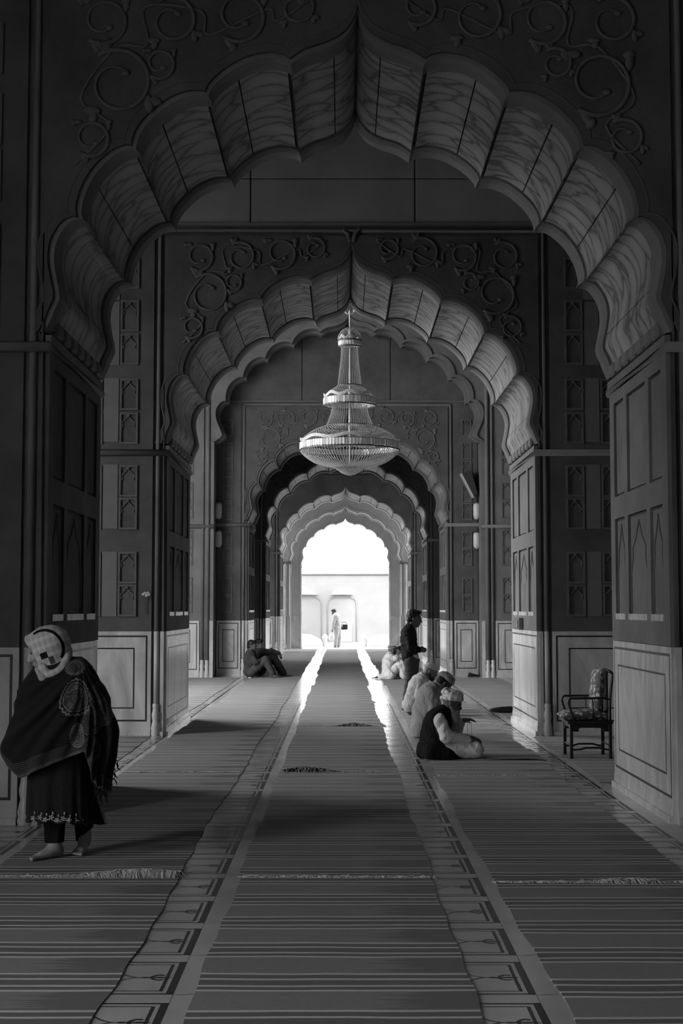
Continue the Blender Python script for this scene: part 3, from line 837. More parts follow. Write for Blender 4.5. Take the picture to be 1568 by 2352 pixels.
# ------------------------------------------------------------------ striped runners
def rug_material():
    m, nt, b = nodes_of('striped_rug_weave')
    tc = nt.nodes.new('ShaderNodeTexCoord')
    sx = nt.nodes.new('ShaderNodeSeparateXYZ'); nt.links.new(tc.outputs['Object'], sx.inputs[0])
    def M(op, a, bv=None):
        n = nt.nodes.new('ShaderNodeMath'); n.operation = op
        for i, q in enumerate((a, bv)):
            if q is None: continue
            if isinstance(q, (int, float)): n.inputs[i].default_value = q
            else: nt.links.new(q, n.inputs[i])
        return n.outputs[0]
    # slow wander of the stripes
    wn = nt.nodes.new('ShaderNodeTexNoise'); wn.inputs['Scale'].default_value = 2.2; wn.inputs['Detail'].default_value = 1
    nt.links.new(tc.outputs['Object'], wn.inputs['Vector'])
    wy = M('ADD', sx.outputs['Y'], M('MULTIPLY', M('SUBTRACT', wn.outputs['Fac'], .5), .03))
    fr = M('FRACT', M('DIVIDE', wy, .60))
    r = nt.nodes.new('ShaderNodeValToRGB'); cr = r.color_ramp
    L, Dk, P = .58, .085, .19
    lines = [.03, .16, .35, .50]; hwid = .016
    st = [(0.0, P)]
    for c in lines: st += [(c-hwid-.012, P if c == lines[0] else Dk), (c-hwid, L), (c+hwid, L), (c+hwid+.012, Dk if c != lines[-1] else P)]
    st += [(.56, P)]
    cr.elements[0].position = st[0][0]; cr.elements[0].color = g3(st[0][1])
    cr.elements[1].position = 1.0; cr.elements[1].color = g3(P)
    for p, v in st[1:]:
        e = cr.elements.new(min(max(p, .001), .999)); e.color = g3(v)
    nt.links.new(fr, r.inputs['Fac'])
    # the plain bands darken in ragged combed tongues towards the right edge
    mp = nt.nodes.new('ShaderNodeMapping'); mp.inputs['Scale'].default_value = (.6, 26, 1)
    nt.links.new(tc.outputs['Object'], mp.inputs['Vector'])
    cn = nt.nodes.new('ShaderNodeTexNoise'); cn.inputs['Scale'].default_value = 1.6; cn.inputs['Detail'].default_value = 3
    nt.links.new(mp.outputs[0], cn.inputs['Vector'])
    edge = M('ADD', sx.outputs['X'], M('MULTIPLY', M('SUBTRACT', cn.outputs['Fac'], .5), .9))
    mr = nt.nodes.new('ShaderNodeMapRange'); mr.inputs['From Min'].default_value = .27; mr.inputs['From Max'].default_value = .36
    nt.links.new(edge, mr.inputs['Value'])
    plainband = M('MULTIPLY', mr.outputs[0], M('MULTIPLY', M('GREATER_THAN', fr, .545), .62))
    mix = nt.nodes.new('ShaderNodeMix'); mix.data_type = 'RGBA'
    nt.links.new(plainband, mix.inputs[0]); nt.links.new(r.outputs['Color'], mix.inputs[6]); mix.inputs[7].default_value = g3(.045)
    # weave grain and faded patches
    mp2 = nt.nodes.new('ShaderNodeMapping'); mp2.inputs['Scale'].default_value = (30, 130, 30)
    nt.links.new(tc.outputs['Object'], mp2.inputs['Vector'])
    gn = nt.nodes.new('ShaderNodeTexNoise'); gn.inputs['Scale'].default_value = 1.0; gn.inputs['Detail'].default_value = 2
    nt.links.new(mp2.outputs[0], gn.inputs['Vector'])
    fn_ = nt.nodes.new('ShaderNodeTexNoise'); fn_.inputs['Scale'].default_value = .9; fn_.inputs['Detail'].default_value = 3
    nt.links.new(tc.outputs['Object'], fn_.inputs['Vector'])
    gain = M('MULTIPLY', M('ADD', .72, M('MULTIPLY', gn.outputs['Fac'], .56)), M('ADD', .7, M('MULTIPLY', fn_.outputs['Fac'], .6)))
    mul = nt.nodes.new('ShaderNodeMix'); mul.data_type = 'RGBA'; mul.blend_type = 'MULTIPLY'; mul.inputs[0].default_value = 1
    cc = nt.nodes.new('ShaderNodeCombineColor')
    for i in range(3): nt.links.new(gain, cc.inputs[i])
    nt.links.new(mix.outputs[2], mul.inputs[6]); nt.links.new(cc.outputs[0], mul.inputs[7])
    nt.links.new(mul.outputs[2], b.inputs['Base Color'])
    b.inputs['Roughness'].default_value = .85; b.inputs['Specular IOR Level'].default_value = .2
    b.inputs['Sheen Weight'].default_value = .15
    bp = nt.nodes.new('ShaderNodeBump'); bp.inputs['Strength'].default_value = .35; bp.inputs['Distance'].default_value = .004
    nt.links.new(gn.outputs['Fac'], bp.inputs['Height']); nt.links.new(bp.outputs[0], b.inputs['Normal'])
    return m
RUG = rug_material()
FRINGE = noise_mat('pale_cotton_fringe', 0.60, 0.78, 30, 0.9)

def rug(x0, x1, y0, y1, label, seed, bumps=(), fringe=0, near=True, lift=0.0, group=None, jut=0.0, z0=0.0, name='floor_runner'):
    rng = random.Random(seed)
    xc = (x0+x1)/2+rng.uniform(-.022, .022); hw = (x1-x0)/2; L = y1-y0
    ph = [rng.uniform(0, 6.28) for _ in range(6)]
    nx = 24; ny = max(30, int(L/.09))
    V = []; 
    def z_at(x, y):
        z = .0065+z0+lift*math.exp(-(y/.5)**2)+.0012*math.sin(3.1*y+ph[0])*math.sin(2.3*x+ph[1])+.0008*math.sin(9*y+ph[2])
        for bx, by, wx, wy, h in bumps:
            z += h*math.exp(-((x-bx)/wx)**2-((y-by)/wy)**2)
        return z
    for j in range(ny+1):
        y = L*j/ny
        eL = .012*math.sin(1.7*y+ph[3])+.006*math.sin(7*y+ph[4]); eR = .014*math.sin(1.3*y+ph[5])+.007*math.sin(8*y+ph[0])
        eR += jut*math.exp(-(y/.35)**2)
        for i in range(nx+1):
            t = -1+2*i/nx
            x = t*hw+(eL if t < 0 else eR)*abs(t)
            V.append((x, y+.012*math.sin(4*x+ph[1]), z_at(x, y)))
    n0 = len(V)
    Fc = []
    w = nx+1
    for j in range(ny):
        for i in range(nx):
            a = j*w+i; Fc.append((a, a+1, a+w+1, a+w))
    # skirt: turned-down edge of thickness
    rim = [i for i in range(w)]+[j*w+nx for j in range(1, ny+1)]+[ny*w+i for i in range(nx-1, -1, -1)]+[j*w for j in range(ny-1, 0, -1)]
    m = len(rim)
    SV = [V[i] for i in rim]+[(V[i][0], V[i][1], max(.0004, V[i][2]-.006)) for i in rim]
    mb = MB(); mb.add(V, Fc, 0, True)
    mb.add(SV, [(q, m+q, m+(q+1) % m, (q+1) % m) for q in range(m)], 0, False)
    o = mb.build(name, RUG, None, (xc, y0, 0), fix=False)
    tag(o, label, 'rug', group or 'striped runners on the marble floor')
    if fringe:
        fb = MB()
        for q in range(fringe):
            x = rng.uniform(-hw, hw); yy = 0 if near else L
            z = z_at(x, yy)-.004
            big = any(abs(x-bx) < wx*1.2 and by < .4 for bx, by, wx, wy, h in bumps)
            l = rng.uniform(.03, .065)*(1.35 if big else 1); d = -1 if near else 1
            a = rng.gauss(0, .9)
            p0 = (x, yy, z); 
            pts = [p0]; zz = z
            for q2 in range(1, 5):
                t = q2/4; wv = .006*math.sin(q2*1.9+x*50)
                hz = z*(1-t)+.004+(.020 if big else .009)*math.sin(PI*t)*((x*977) % 1)
                pts.append((x+l*t*math.sin(a)+wv, yy+d*l*t*math.cos(a)+wv*.5, hz))
            fb.tube(pts, [.0027, .0027, .0025, .0022, .0013], 4, cap=False)
        f = fb.build('fringe', FRINGE, o, fix=False)
        f['kind'] = 'stuff'
    return o
ordn = ['nearest', 'second', 'third', 'fourth', 'fifth', 'sixth', 'seventh', 'eighth', 'ninth', 'tenth']
cy_ = [3.3, 8.95, 14.62, 20.2, 25.3, 30.8, 36.2, 41.6, 47.0, 52.5, 58.0]
for i in range(10):
    bumps = []
    if i == 2: bumps = [(-.42, .02, .2, .10, .045), (-.2, .05, .16, .10, .04)]
    if i == 3: bumps = [(.22, .03, .22, .12, .055)]
    rug(-.65, .57, cy_[i], cy_[i+1]+.12, 'striped runner of the middle row, %s from the viewer' % ordn[i], 10+i, bumps, fringe=(620 if i == 1 else 120 if i < 4 else 0), jut=.07 if i in (3, 4) else 0)
ly_ = [3.3, 8.97, 14.6, 20.1, 25.6, 31.0, 36.5, 42.0, 47.5, 53.0, 58.0]
for i in range(10):
    bumps = [(.28, .0, .22, .14, .035), (.52, .0, .2, .22, .03)] if i == 1 else []
    rug(-2.25, -1.03, ly_[i], ly_[i+1]+.10, 'striped runner of the left row, %s from the viewer' % ordn[i], 30+i, bumps, fringe=(900 if i == 1 else 120 if i < 3 else 0))
ry_ = [3.2, 8.78, 14.3, 20.0, 25.4, 31.0, 36.4, 42.0, 47.5, 53.0, 58.0]
for i in range(10):
    bumps = [(.2, .0, .15, .1, .015)] if i == 1 else []
    rug(.95, 2.21, ry_[i], ry_[i+1]+.10, 'striped runner of the right row, %s from the viewer' % ordn[i], 50+i, bumps, fringe=(700 if i == 1 else 100 if i < 3 else 0))
rug(2.52, 3.77, 13.75, 18.6, 'striped runner under the wooden armchair between two piers', 71)
rug(-3.75, -2.5, 13.75, 18.6, 'striped runner beyond the left pier, behind the woman', 72)
rug(-3.75, -2.5, 21.8, 34.2, 'striped runner on the left of the chandelier bay, by the far dado', 73)
rug(2.52, 3.77, 21.8, 34.0, 'striped runner on the right of the chandelier bay, by the far dado', 74)
rug(.90, 2.27, 15.70, 17.0, 'dark prayer mat under the turbaned man, its near edge rucked up', 77, [(.42, .0, .25, .06, .018), (.1, .02, .2, .05, .010)], z0=.003, group='prayer mats', name='prayer_mat')
# ------------------------------------------------------------------ chandelier
CRYS = plain('crystal_beads', 0.42, 0.12, 0.8)
CRYSW = plain('crystal_prisms', 0.8, 0.04, 1.0)
BRASS = plain('dull_metal', 0.12, 0.4, 0.5, 0.6)
YCH = 27.5
xch = at(803, 900, YCH)[0]
def chz(c): return at(803, 680+c/5.47, YCH)[1]
KC = 27.5/F_PX/5.47*1.01
ch = empty('chandelier', (xch, YCH, 0), label='large tiered crystal chandelier hanging in the middle of the aisle', cat='chandelier')
def strands(name, prof, n, br, spacing, kind=True, twist=0.0):
    """bead chains following a (radius, z) profile, n chains round the axis"""
    P = catmull(prof, 6)
    pts = [P[0]]; acc = 0
    for a, b in zip(P[:-1], P[1:]):
        L = math.hypot(b[0]-a[0], b[1]-a[1]); d = 0
        while acc+L-d >= spacing:
            d += spacing-acc; acc = 0
            pts.append((a[0]+(b[0]-a[0])*d/L, a[1]+(b[1]-a[1])*d/L))
        acc += L-d
    mb = MB(); V = []; Fc = []
    oc = [(1,0,0),(0,1,0),(-1,0,0),(0,-1,0),(0,0,1),(0,0,-1)]
    of = [(0,1,4),(1,2,4),(2,3,4),(3,0,4),(1,0,5),(2,1,5),(3,2,5),(0,3,5)]
    for i in range(n):
        for j, (r, z) in enumerate(pts):
            a = 2*PI*(i+.5*(j % 2)*twist)/n
            b = len(V)
            rr = br*min(1, .35+r/.25)
            V += [(r*math.cos(a)+rr*o_[0], r*math.sin(a)+rr*o_[1], z+rr*o_[2]) for o_ in oc]
            Fc += [tuple(q+b for q in f) for f in of]
    mb.add(V, Fc, 0, False)
    o = mb.build(name, CRYS, ch, fix=False)
    if kind: o['kind'] = 'stuff'
    return o
def prisms(name, r, z0, z1, n, seed):
    rng = random.Random(seed); mb = MB()
    for i in range(n):
        a = 2*PI*i/n; w = PI*r/n*.82; t = .012
        R = Matrix.Rotation(a, 3, 'Z')
        dz = rng.uniform(0, .015); ya = rng.uniform(-.25, .25)
        v = []
        for (x, y, z) in [(-t, -w, z0+.03+dz), (t, -w, z0+.03+dz), (t, w, z0+.03+dz), (-t, w, z0+.03+dz), (-t, -w, z1), (t, -w, z1), (t, w, z1), (-t, w, z1), (0, 0, z0+dz)]:
            q = Matrix.Rotation(ya, 3, 'Z') @ Vector((x, y, z)); v.append(R @ (q+Vector((r, 0, 0))))
        mb.add(v, [(4, 5, 6, 7), (0, 1, 5, 4), (1, 2, 6, 5), (2, 3, 7, 6), (3, 0, 4, 7), (1, 0, 8), (2, 1, 8), (3, 2, 8), (0, 3, 8)], 0)
    o = mb.build(name, CRYSW, ch); o['kind'] = 'stuff'
    # scalloped crest above the prisms
    m2 = MB()
    for k in range(3):
        pts = []
        for i in range(97):
            a = 2*PI*i/96
            pts.append((r*math.cos(a), r*math.sin(a), z1+.012+.022*k+.055*abs(math.cos(4*a))**2.2))
        m2.tube(pts[:-1], .009, 5, closed=True)
    m2.build('scalloped_crest', CRYSW, ch)
def hoop(r, z, t=.014, mat=BRASS):
    mb = MB(); mb.tube([(r*math.cos(2*PI*i/48), r*math.sin(2*PI*i/48), z) for i in range(48)], t, 6, closed=True)
    mb.build('hoop', mat, ch)
k = KC
strands('bead_drop', [(.01, chz(2255)), (90*k, chz(2225)), (210*k, chz(2140))], 40, .012, .026, twist=1)
strands('bead_bowl', [(200*k, chz(2150)), (400*k, chz(2105)), (520*k, chz(2040)), (600*k, chz(1970)), (622*k, chz(1930))], 96, .0135, .027, twist=0)
prisms('crystal_drops', 622*k, chz(1945), chz(1850), 96, 3)
strands('bead_canopy', [(612*k, chz(1850)), (560*k, chz(1770)), (440*k, chz(1690)), (300*k, chz(1640))], 72, .014, .034, twist=1)
strands('bead_neck', [(300*k, chz(1640)), (262*k, chz(1550)), (232*k, chz(1460)), (216*k, chz(1370))], 54, .009, .022)
prisms('crystal_drops', 326*k, chz(1385), chz(1290), 56, 4)
strands('bead_canopy', [(318*k, chz(1290)), (280*k, chz(1220)), (200*k, chz(1165)), (150*k, chz(1130))], 44, .013, .03, twist=1)
strands('bead_neck', [(152*k, chz(1130)), (130*k, chz(960)), (112*k, chz(800)), (104*k, chz(650))], 34, .009, .022)
prisms('crystal_drops', 138*k, chz(640), chz(570), 28, 5)
strands('bead_canopy', [(146*k, chz(565)), (140*k, chz(500)), (90*k, chz(430)), (30*k, chz(400))], 26, .012, .028, twist=1)
for r, c in ((622, 1940), (614, 1850), (326, 1380), (320, 1290), (300, 1640), (152, 1130), (140, 640), (146, 565), (205, 2145)):
    hoop(r*k, chz(c))
st = MB()
st.lathe([(.0, chz(2100)), (.02, chz(2095)), (.018, chz(1700)), (.04, chz(1640)), (.018, chz(1560)), (.018, chz(1300)), (.035, chz(1240)), (.016, chz(1150)), (.016, chz(480)), (.035, chz(440)), (.014, chz(400)), (.014, chz(230)), (.03, chz(210)), (.014, chz(180)), (.0, chz(160))], 12)
st.build('stem', CRYSW, ch)
tp = MB()
for s in (1, -1):
    tp.tube([(0, 0, chz(215)), (s*30*k, 0, chz(225)), (s*52*k, 0, chz(205)), (s*58*k, 0, chz(190))], .014, 6)
    tp.ellipsoid((s*58*k, 0, chz(188)), (.03, .03, .03), 10, 6)
tp.build('hook_ornament', CRYSW, ch)
chain = MB(); 
zz = chz(180); j = 0
while zz < 13.98:
    R = Matrix.Rotation(PI/2*(j % 2), 3, 'Z')
    chain.tube([R @ Vector((.03*math.cos(2*PI*i/10), 0, .05*math.sin(2*PI*i/10)))+Vector((0, 0, zz+.04)) for i in range(10)], .008, 4, closed=True)
    zz += .082; j += 1
chain.build('chain', BRASS, ch)
# ------------------------------------------------------------------ wooden armchair with floral cushions
WOOD = noise_mat('dark_lacquered_wood', 0.018, 0.032, 12, 0.35, 0.0, 20, 0.5)
def floral():
    m, nt, b = nodes_of('floral_brocade')
    tc = nt.nodes.new('ShaderNodeTexCoord')
    vo = nt.nodes.new('ShaderNodeTexVoronoi'); vo.inputs['Scale'].default_value = 17.0
    nz = nt.nodes.new('ShaderNodeTexNoise'); nz.inputs['Scale'].default_value = 40.0; nz.inputs['Detail'].default_value = 3
    nt.links.new(tc.outputs['Object'], vo.inputs['Vector']); nt.links.new(tc.outputs['Object'], nz.inputs['Vector'])
    ad = nt.nodes.new('ShaderNodeMath'); ad.operation = 'MULTIPLY_ADD'; ad.inputs[1].default_value = 1.0
    nt.links.new(nz.outputs['Fac'], ad.inputs[0]); nt.links.new(vo.outputs['Distance'], ad.inputs[2])
    r = nt.nodes.new('ShaderNodeValToRGB')
    r.color_ramp.elements[0].position = .82; r.color_ramp.elements[0].color = g3(.75)
    r.color_ramp.elements[1].position = .95; r.color_ramp.elements[1].color = g3(.14)
    nt.links.new(ad.outputs[0], r.inputs['Fac']); nt.links.new(r.outputs['Color'], b.inputs['Base Color'])
    b.inputs['Roughness'].default_value = .7
    return m
FLORAL = floral()
def cushion(name, sx, sy, sz, parent, loc, rot=(0, 0, 0), mat=None, puff=2.6):
    n = 14; V = []; Fc = []
    for side in (1, -1):
        for j in range(n+1):
            for i in range(n+1):
                u = -1+2*i/n; v = -1+2*j/n
                h = (1-abs(u)**4)**.5*(1-abs(v)**4)**.5
                V.append((u*sx*(1-.05*v*v), v*sy*(1-.05*u*u), side*sz*(.12+.88*h)))
    w = n+1
    for s in (0, 1):
        b = s*w*w
        for j in range(n):
            for i in range(n):
                q = (b+j*w+i, b+j*w+i+1, b+(j+1)*w+i+1, b+(j+1)*w+i)
                Fc.append(q if s == 0 else q[::-1])
    rim = [i for i in range(w)]+[j*w+n for j in range(1, w)]+[n*w+i for i in range(n-1, -1, -1)]+[j*w for j in range(n-1, 0, -1)]
    for q in range(len(rim)):
        a, c = rim[q], rim[(q+1) % len(rim)]
        Fc.append((a, w*w+a, w*w+c, c))
    mb = MB(); mb.add(V, Fc, 0, True)
    return mb.build(name, mat or FLORAL, parent, loc, rot=rot)
arm = empty('armchair', (2.80, 16.11, 0), label='dark wooden armchair with floral cushions standing by the right pier', cat='armchair')
xf, xb, yn, yf = -.215, .225, -.235, .235     # front of the seat towards -x
def wood(name, pts, r, n=8): 
    mb = MB(); mb.tube(pts, r, n); return mb.build(name, WOOD, arm)
mb = MB(); mb.bevbox(xf-.045, xb+.03, yn-.035, yf+.035, .395, .43, .008); mb.build('seat', WOOD, arm)
ap = MB()
for y in (yn, yf):
    ap.prism([(xf, .395), (xb, .395), (xb, .31), (xb-.08, .31), (xb-.085, .345), (xb-.11, .352), (xf+.11, .352), (xf+.085, .345), (xf+.08, .31), (xf, .31)], lambda a, b, d: (a, y+d, b), -.01, .01)
for x in (xf, xb):
    ap.prism([(yn, .395), (yf, .395), (yf, .31), (yf-.08, .31), (yf-.085, .345), (yf-.11, .352), (yn+.11, .352), (yn+.085, .345), (yn+.08, .31), (yn, .31)], lambda a, b, d: (x+d, a, b), -.01, .01)
ap.build('apron', WOOD, arm)
for x in (xf, xb):
    for y in (yn, yf):
        mb = MB(); mb.bevbox(x-.018, x+.018, y-.018, y+.018, 0, .40, .005); mb.build('leg', WOOD, arm)
for y in (yn, yf):
    wood('stretcher', [(xf, y, .105), (xf+.10, y, .11), (xf+.16, y, .128), (xb-.12, y, .128), (xb-.06, y, .112), (xb, y, .105)], .011)
for x in (xf, xb): wood('stretcher', [(x, yn, .15), (x, yf, .15)], .011)
for y in (yn, yf):
    wood('armrest', catmull([(xf+.03, y, .43), (xf+.005, y, .52), (xf-.025, y, .62), (xf-.025, y, .655), (xf-.0, y, .68), (xf+.06, y, .682), (xb-.1, y, .684), (xb-.02, y, .675), (xb, y, .66)], 4), .013)
    wood('arm_spindle', [(0.03, y, .43), (.035, y, .55), (.03, y, .68)], .008, 6)
    wood('back_post', catmull([(xb, y, .43), (xb, y, .60), (xb+.012, y, .78), (xb+.035, y, .93), (xb+.03, y, .965), (xb+.01, y, .98)], 3), .015)
wood('crest_rail', [(xb+.01, yn, .98), (xb+.0, yn*.5, .99), (xb+.0, yf*.5, .99), (xb+.01, yf, .98)], .018)
mb = MB(); mb.bevbox(xb-.005, xb+.008, -.09, .09, .43, .98, .003); mb.build('back_splat', WOOD, arm)
cushion('seat_cushion', .27, .225, .058, arm, (-.05, 0, .487), (0, -.05, 0))
cushion('back_cushion', .25, .215, .062, arm, (xb-.105, 0, .765), (0, -PI/2+.10, 0))

# ------------------------------------------------------------------ wall fittings
GLASS = plain('frosted_lamp_glass', 0.62, 0.25, 0.6)
DARKP = plain('dark_casing', 0.05, 0.5)
def wall_lamp(x, y, z, label):
    o = empty('wall_lamp', (x, y, z), label=label, cat='lamp', group='pale wall lanterns of the chandelier bay')
    mb = MB(); mb.bevbox(-.07, .07, -.03, 0, -.26, .24, .008); mb.build('back_plate', BRASS, o)
    mb = MB(); mb.lathe([(0, -.22), (.05, -.215), (.085, -.17), (.095, -.1), (.095, .1), (.085, .17), (.05, .2), (0, .205)], 16, (0, -.13, 0)); mb.build('glass_shade', GLASS, o)
    mb = MB(); mb.lathe([(0, .26), (.03, .25), (.10, .205), (.10, .19), (0, .19)], 16, (0, -.13, 0)); mb.build('cap', BRASS, o); mb = MB(); mb.lathe([(0, -.27), (.025, -.26), (.05, -.21), (0, -.205)], 12, (0, -.13, 0)); mb.build('drip_finial', BRASS, o)
    mb = MB(); mb.tube([(0, 0, .24), (0, -.07, .29), (0, -.13, .26)], .012, 6); mb.build('bracket', BRASS, o)
for px, py, txt in ((1094, 1174, 'upper pale lantern on the right wall below the loudspeaker'), (1094, 1241, 'lower pale lantern on the right wall, under the cornice'), (502, 1173, 'upper pale lantern on the left wall of the chandelier bay'), (502, 1238, 'lower pale lantern on the left wall of the chandelier bay')):
    x, z = at(px, py, YD-.05); wall_lamp(x, YD-.032, z, txt)
x, z = at(1079, 1112, YD-.3)
sp = empty('loudspeaker', (x, YD-.28, z), label='dark wedge loudspeaker tilted down from the right wall above the lanterns', cat='speaker')
R = Matrix.Rotation(math.radians(-27), 3, 'Y')
mb = MB(); mb.prism([(-.10, .33), (.14, .30), (.02, -.30), (-.10, -.33)], lambda a, b, d: R @ Vector((a+.03, d, b)), -.13, .13); mb.build('cabinet', DARKP, sp)
mb = MB(); mb.prism([(-.135, .34), (-.10, .34), (-.10, -.34), (-.135, -.34)], lambda a, b, d: R @ Vector((a+.03, d, b)), -.14, .14); mb.build('front_grille', GLASS, sp)
mb = MB(); mb.tube([(.08, .1, .05), (.1, .235, .08)], .02, 6); mb.build('wall_bracket', BRASS, sp)
xj = AX+HW
o = MB(); o.bevbox(xj-.09, xj-.03, 20.1, 20.9, 1.40, 1.55, .006)
sb = empty('switch_box', (xj, 20.5, 1.475), label='small pale switch box on the lit right pier above the dado', cat='box')
mb = MB(); mb.bevbox(-.10, -.036, -.33, .33, -.085, .085, .006); mb.build('casing', SANDL, sb)
mb = MB(); mb.bevbox(-.112, -.10, -.27, .27, -.06, .06, .003); mb.build('cover', SANDL, sb)
# shoes and a dropped cloth
LEATHER = plain('worn_leather', 0.04, 0.5)
def shoe(x, y, rz, label):
    o = empty('shoe', (x, y, 0), rz, label, 'shoe', 'pair of shoes by the far dado')
    V = []; n = 12
    secs = [(-.13, .03, .05), (-.12, .037, .075), (-.08, .04, .085), (-.02, .037, .07), (.04, .043, .06), (.09, .045, .045), (.125, .035, .035), (.14, .012, .02)]
    for (xx, w, h) in secs:
        for i in range(n):
            a = 2*PI*i/n
            V.append((xx, w*math.cos(a), .012+max(0, h*.5+h*.5*math.sin(a))))
    Fc = [(j*n+i, j*n+(i+1) % n, (j+1)*n+(i+1) % n, (j+1)*n+i) for j in range(len(secs)-1) for i in range(n)]+[tuple(range(n))[::-1], tuple((len(secs)-1)*n+i for i in range(n))]
    mb = MB(); mb.add(V, Fc, 0, True); mb.build('upper', LEATHER, o)
    mb = MB(); mb.prism([(-.135, -.03), (-.135, .03), (0, .037), (.08, .047), (.135, .02), (.135, -.02), (.08, -.047), (0, -.037)], lambda a, b, d: (a, b, d), 0, .014); mb.build('sole', DARKP, o)
    mb = MB(); mb.lathe([(.036, 0), (.04, .006), (.036, .012), (.03, .006)], 12, (-.075, 0, .088)); mb.build('collar', LEATHER, o)
gx, gy = ground(1090, 1553)
shoe(gx-.07, gy-.28, .2, 'dark shoe by the far right dado, the one on the left')
shoe(gx+.20, gy-.16, -.1, 'dark shoe by the far right dado, the one on the right')
gx, gy = ground(1160, 1638)
mb = MB(); V = []; rng = random.Random(5)
nn = 16; mm = 10
for j in range(mm+1):
    for i in range(nn):
        a = 2*PI*i/nn; t = j/mm
        r = .055*(math.sin(PI*(.08+.84*t))**.5)*(1+.25*math.sin(3*a+4*t)+.1*rng.random())
        V.append((-.25+.5*t, r*math.cos(a)*1.3, max(.0, .045+r*math.sin(a)*.85)))
mb.add(V, [(j*nn+i, j*nn+(i+1) % nn, (j+1)*nn+(i+1) % nn, (j+1)*nn+i) for j in range(mm) for i in range(nn)]+[tuple(range(nn))[::-1], tuple(mm*nn+i for i in range(nn))], 0, True)
o = mb.build('folded_cloth', LEATHER, None, (gx, gy, .008)); tag(o, 'dark crumpled cloth on the floor at the foot of the lit right pier', 'cloth')

fx, fz = at(336, 1412, YB-.05)
fw = empty('flower', (fx, YB-.05, fz), label='small pale flower on a thin stem against the left wall', cat='flower')
mb = MB(); mb.tube([(0, 0, 0), (-.012, 0, .12), (.004, 0, .25)], .004, 5); mb.build('stem', DARKP, fw)
for dx, dz, r in ((0, .26, .018), (-.045, .275, .016), (.035, .27, .016), (-.02, .292, .014), (.018, .295, .014)):
    mb = MB()
    for q in range(5): mb.ellipsoid((dx+r*.8*math.cos(q*1.257), -.004, dz+r*.8*math.sin(q*1.257)), (r*.6, .004, r*.6), 6, 4)
    mb.ellipsoid((dx, -.008, dz), (r*.4, .005, r*.4), 6, 4)
    mb.build('blossom', WHITEW, fw)
# ------------------------------------------------------------------ figures: smooth distance-field modelling
def surface_nets(fn, lo, hi, h):
    lo = np.array(lo, float); hi = np.array(hi, float)
    n = np.maximum(4, np.ceil((hi-lo)/h).astype(int)+1)
    ax = [lo[i]+h*np.arange(n[i]) for i in range(3)]
    X, Y, Z = np.meshgrid(*ax, indexing='ij')
    D = fn(X.astype(np.float32), Y.astype(np.float32), Z.astype(np.float32))
    D[0], D[-1] = 1, 1; D[:, 0], D[:, -1] = 1, 1; D[:, :, 0], D[:, :, -1] = 1, 1
    S = D < 0
    c = [(i, j, k) for i in (0, 1) for j in (0, 1) for k in (0, 1)]
    m = n-1
    sl = lambda A, o: A[o[0]:o[0]+m[0], o[1]:o[1]+m[1], o[2]:o[2]+m[2]]
    cnt = sum(sl(S, o).astype(np.int8) for o in c)
    act = (cnt > 0) & (cnt < 8)
    idx = -np.ones(m, int); ijk = np.argwhere(act); idx[act] = np.arange(len(ijk))
    acc = np.zeros((len(ijk), 3)); num = np.zeros(len(ijk))
    for a in range(8):
        for b in range(a+1, 8):
            d = np.array(c[b])-np.array(c[a])
            if abs(d).sum() != 1: continue
            va = sl(D, c[a])[act]; vb = sl(D, c[b])[act]
            cr = (va < 0) != (vb < 0)
            t = np.where(cr, va/np.where(cr, va-vb, 1), 0)
            p = np.array(c[a])+t[:, None]*d
            acc += np.where(cr[:, None], p, 0); num += cr
    V = lo+h*(ijk+acc/num[:, None])
    Fs = []
    for a in range(3):
        b, c2 = (a+1) % 3, (a+2) % 3
        s0 = [slice(None)]*3; s1 = [slice(None)]*3
        s0[a] = slice(0, n[a]-1); s1[a] = slice(1, n[a])
        A, B = S[tuple(s0)], S[tuple(s1)]
        E_ = np.argwhere(A != B)
        ok = (E_[:, b] > 0) & (E_[:, c2] > 0) & (E_[:, b] < n[b]-1) & (E_[:, c2] < n[c2]-1)
        E_ = E_[ok]
        flip = A[tuple(E_.T)]
        def cell(db, dc):
            q = E_.copy(); q[:, b] += db; q[:, c2] += dc
            return idx[tuple(q.T)]
        quad = np.stack([cell(-1, -1), cell(0, -1), cell(0, 0), cell(-1, 0)], 1)
        quad[~flip] = quad[~flip][:, ::-1]
        Fs.append(quad)
    Fq = np.concatenate(Fs)
    return V, Fq[(Fq >= 0).all(1)]

def smin(a, b, k):
    if k <= 0: return np.minimum(a, b)
    h = np.maximum(k-np.abs(a-b), 0)/k
    return np.minimum(a, b)-h*h*k*.25
def prim_d(p, X, Y, Z):
    if p[0] == 'c':
        a, ra, b, rb = p[1:5]
        ba = [b[i]-a[i] for i in range(3)]; L = sum(q*q for q in ba)+1e-9
        px, py, pz = X-a[0], Y-a[1], Z-a[2]
        t = np.clip((px*ba[0]+py*ba[1]+pz*ba[2])/L, 0, 1)
        return np.sqrt((px-t*ba[0])**2+(py-t*ba[1])**2+(pz-t*ba[2])**2)-(ra+(rb-ra)*t)
    c, r, R = p[1:4]
    px, py, pz = X-c[0], Y-c[1], Z-c[2]
    if R is not None:   # to local axes
        px, py, pz = (R[0][0]*px+R[1][0]*py+R[2][0]*pz, R[0][1]*px+R[1][1]*py+R[2][1]*pz, R[0][2]*px+R[1][2]*py+R[2][2]*pz)
    k0 = np.sqrt((px/r[0])**2+(py/r[1])**2+(pz/r[2])**2)
    k1 = np.sqrt((px/r[0]**2)**2+(py/r[1]**2)**2+(pz/r[2]**2)**2)+1e-9
    return k0*(k0-1)/k1
def C(a, ra, b, rb, k=.03): return ('c', tuple(a), ra, tuple(b), rb, k)
def E(c, r, R=None, k=.03): return ('e', tuple(c), r, R, k)
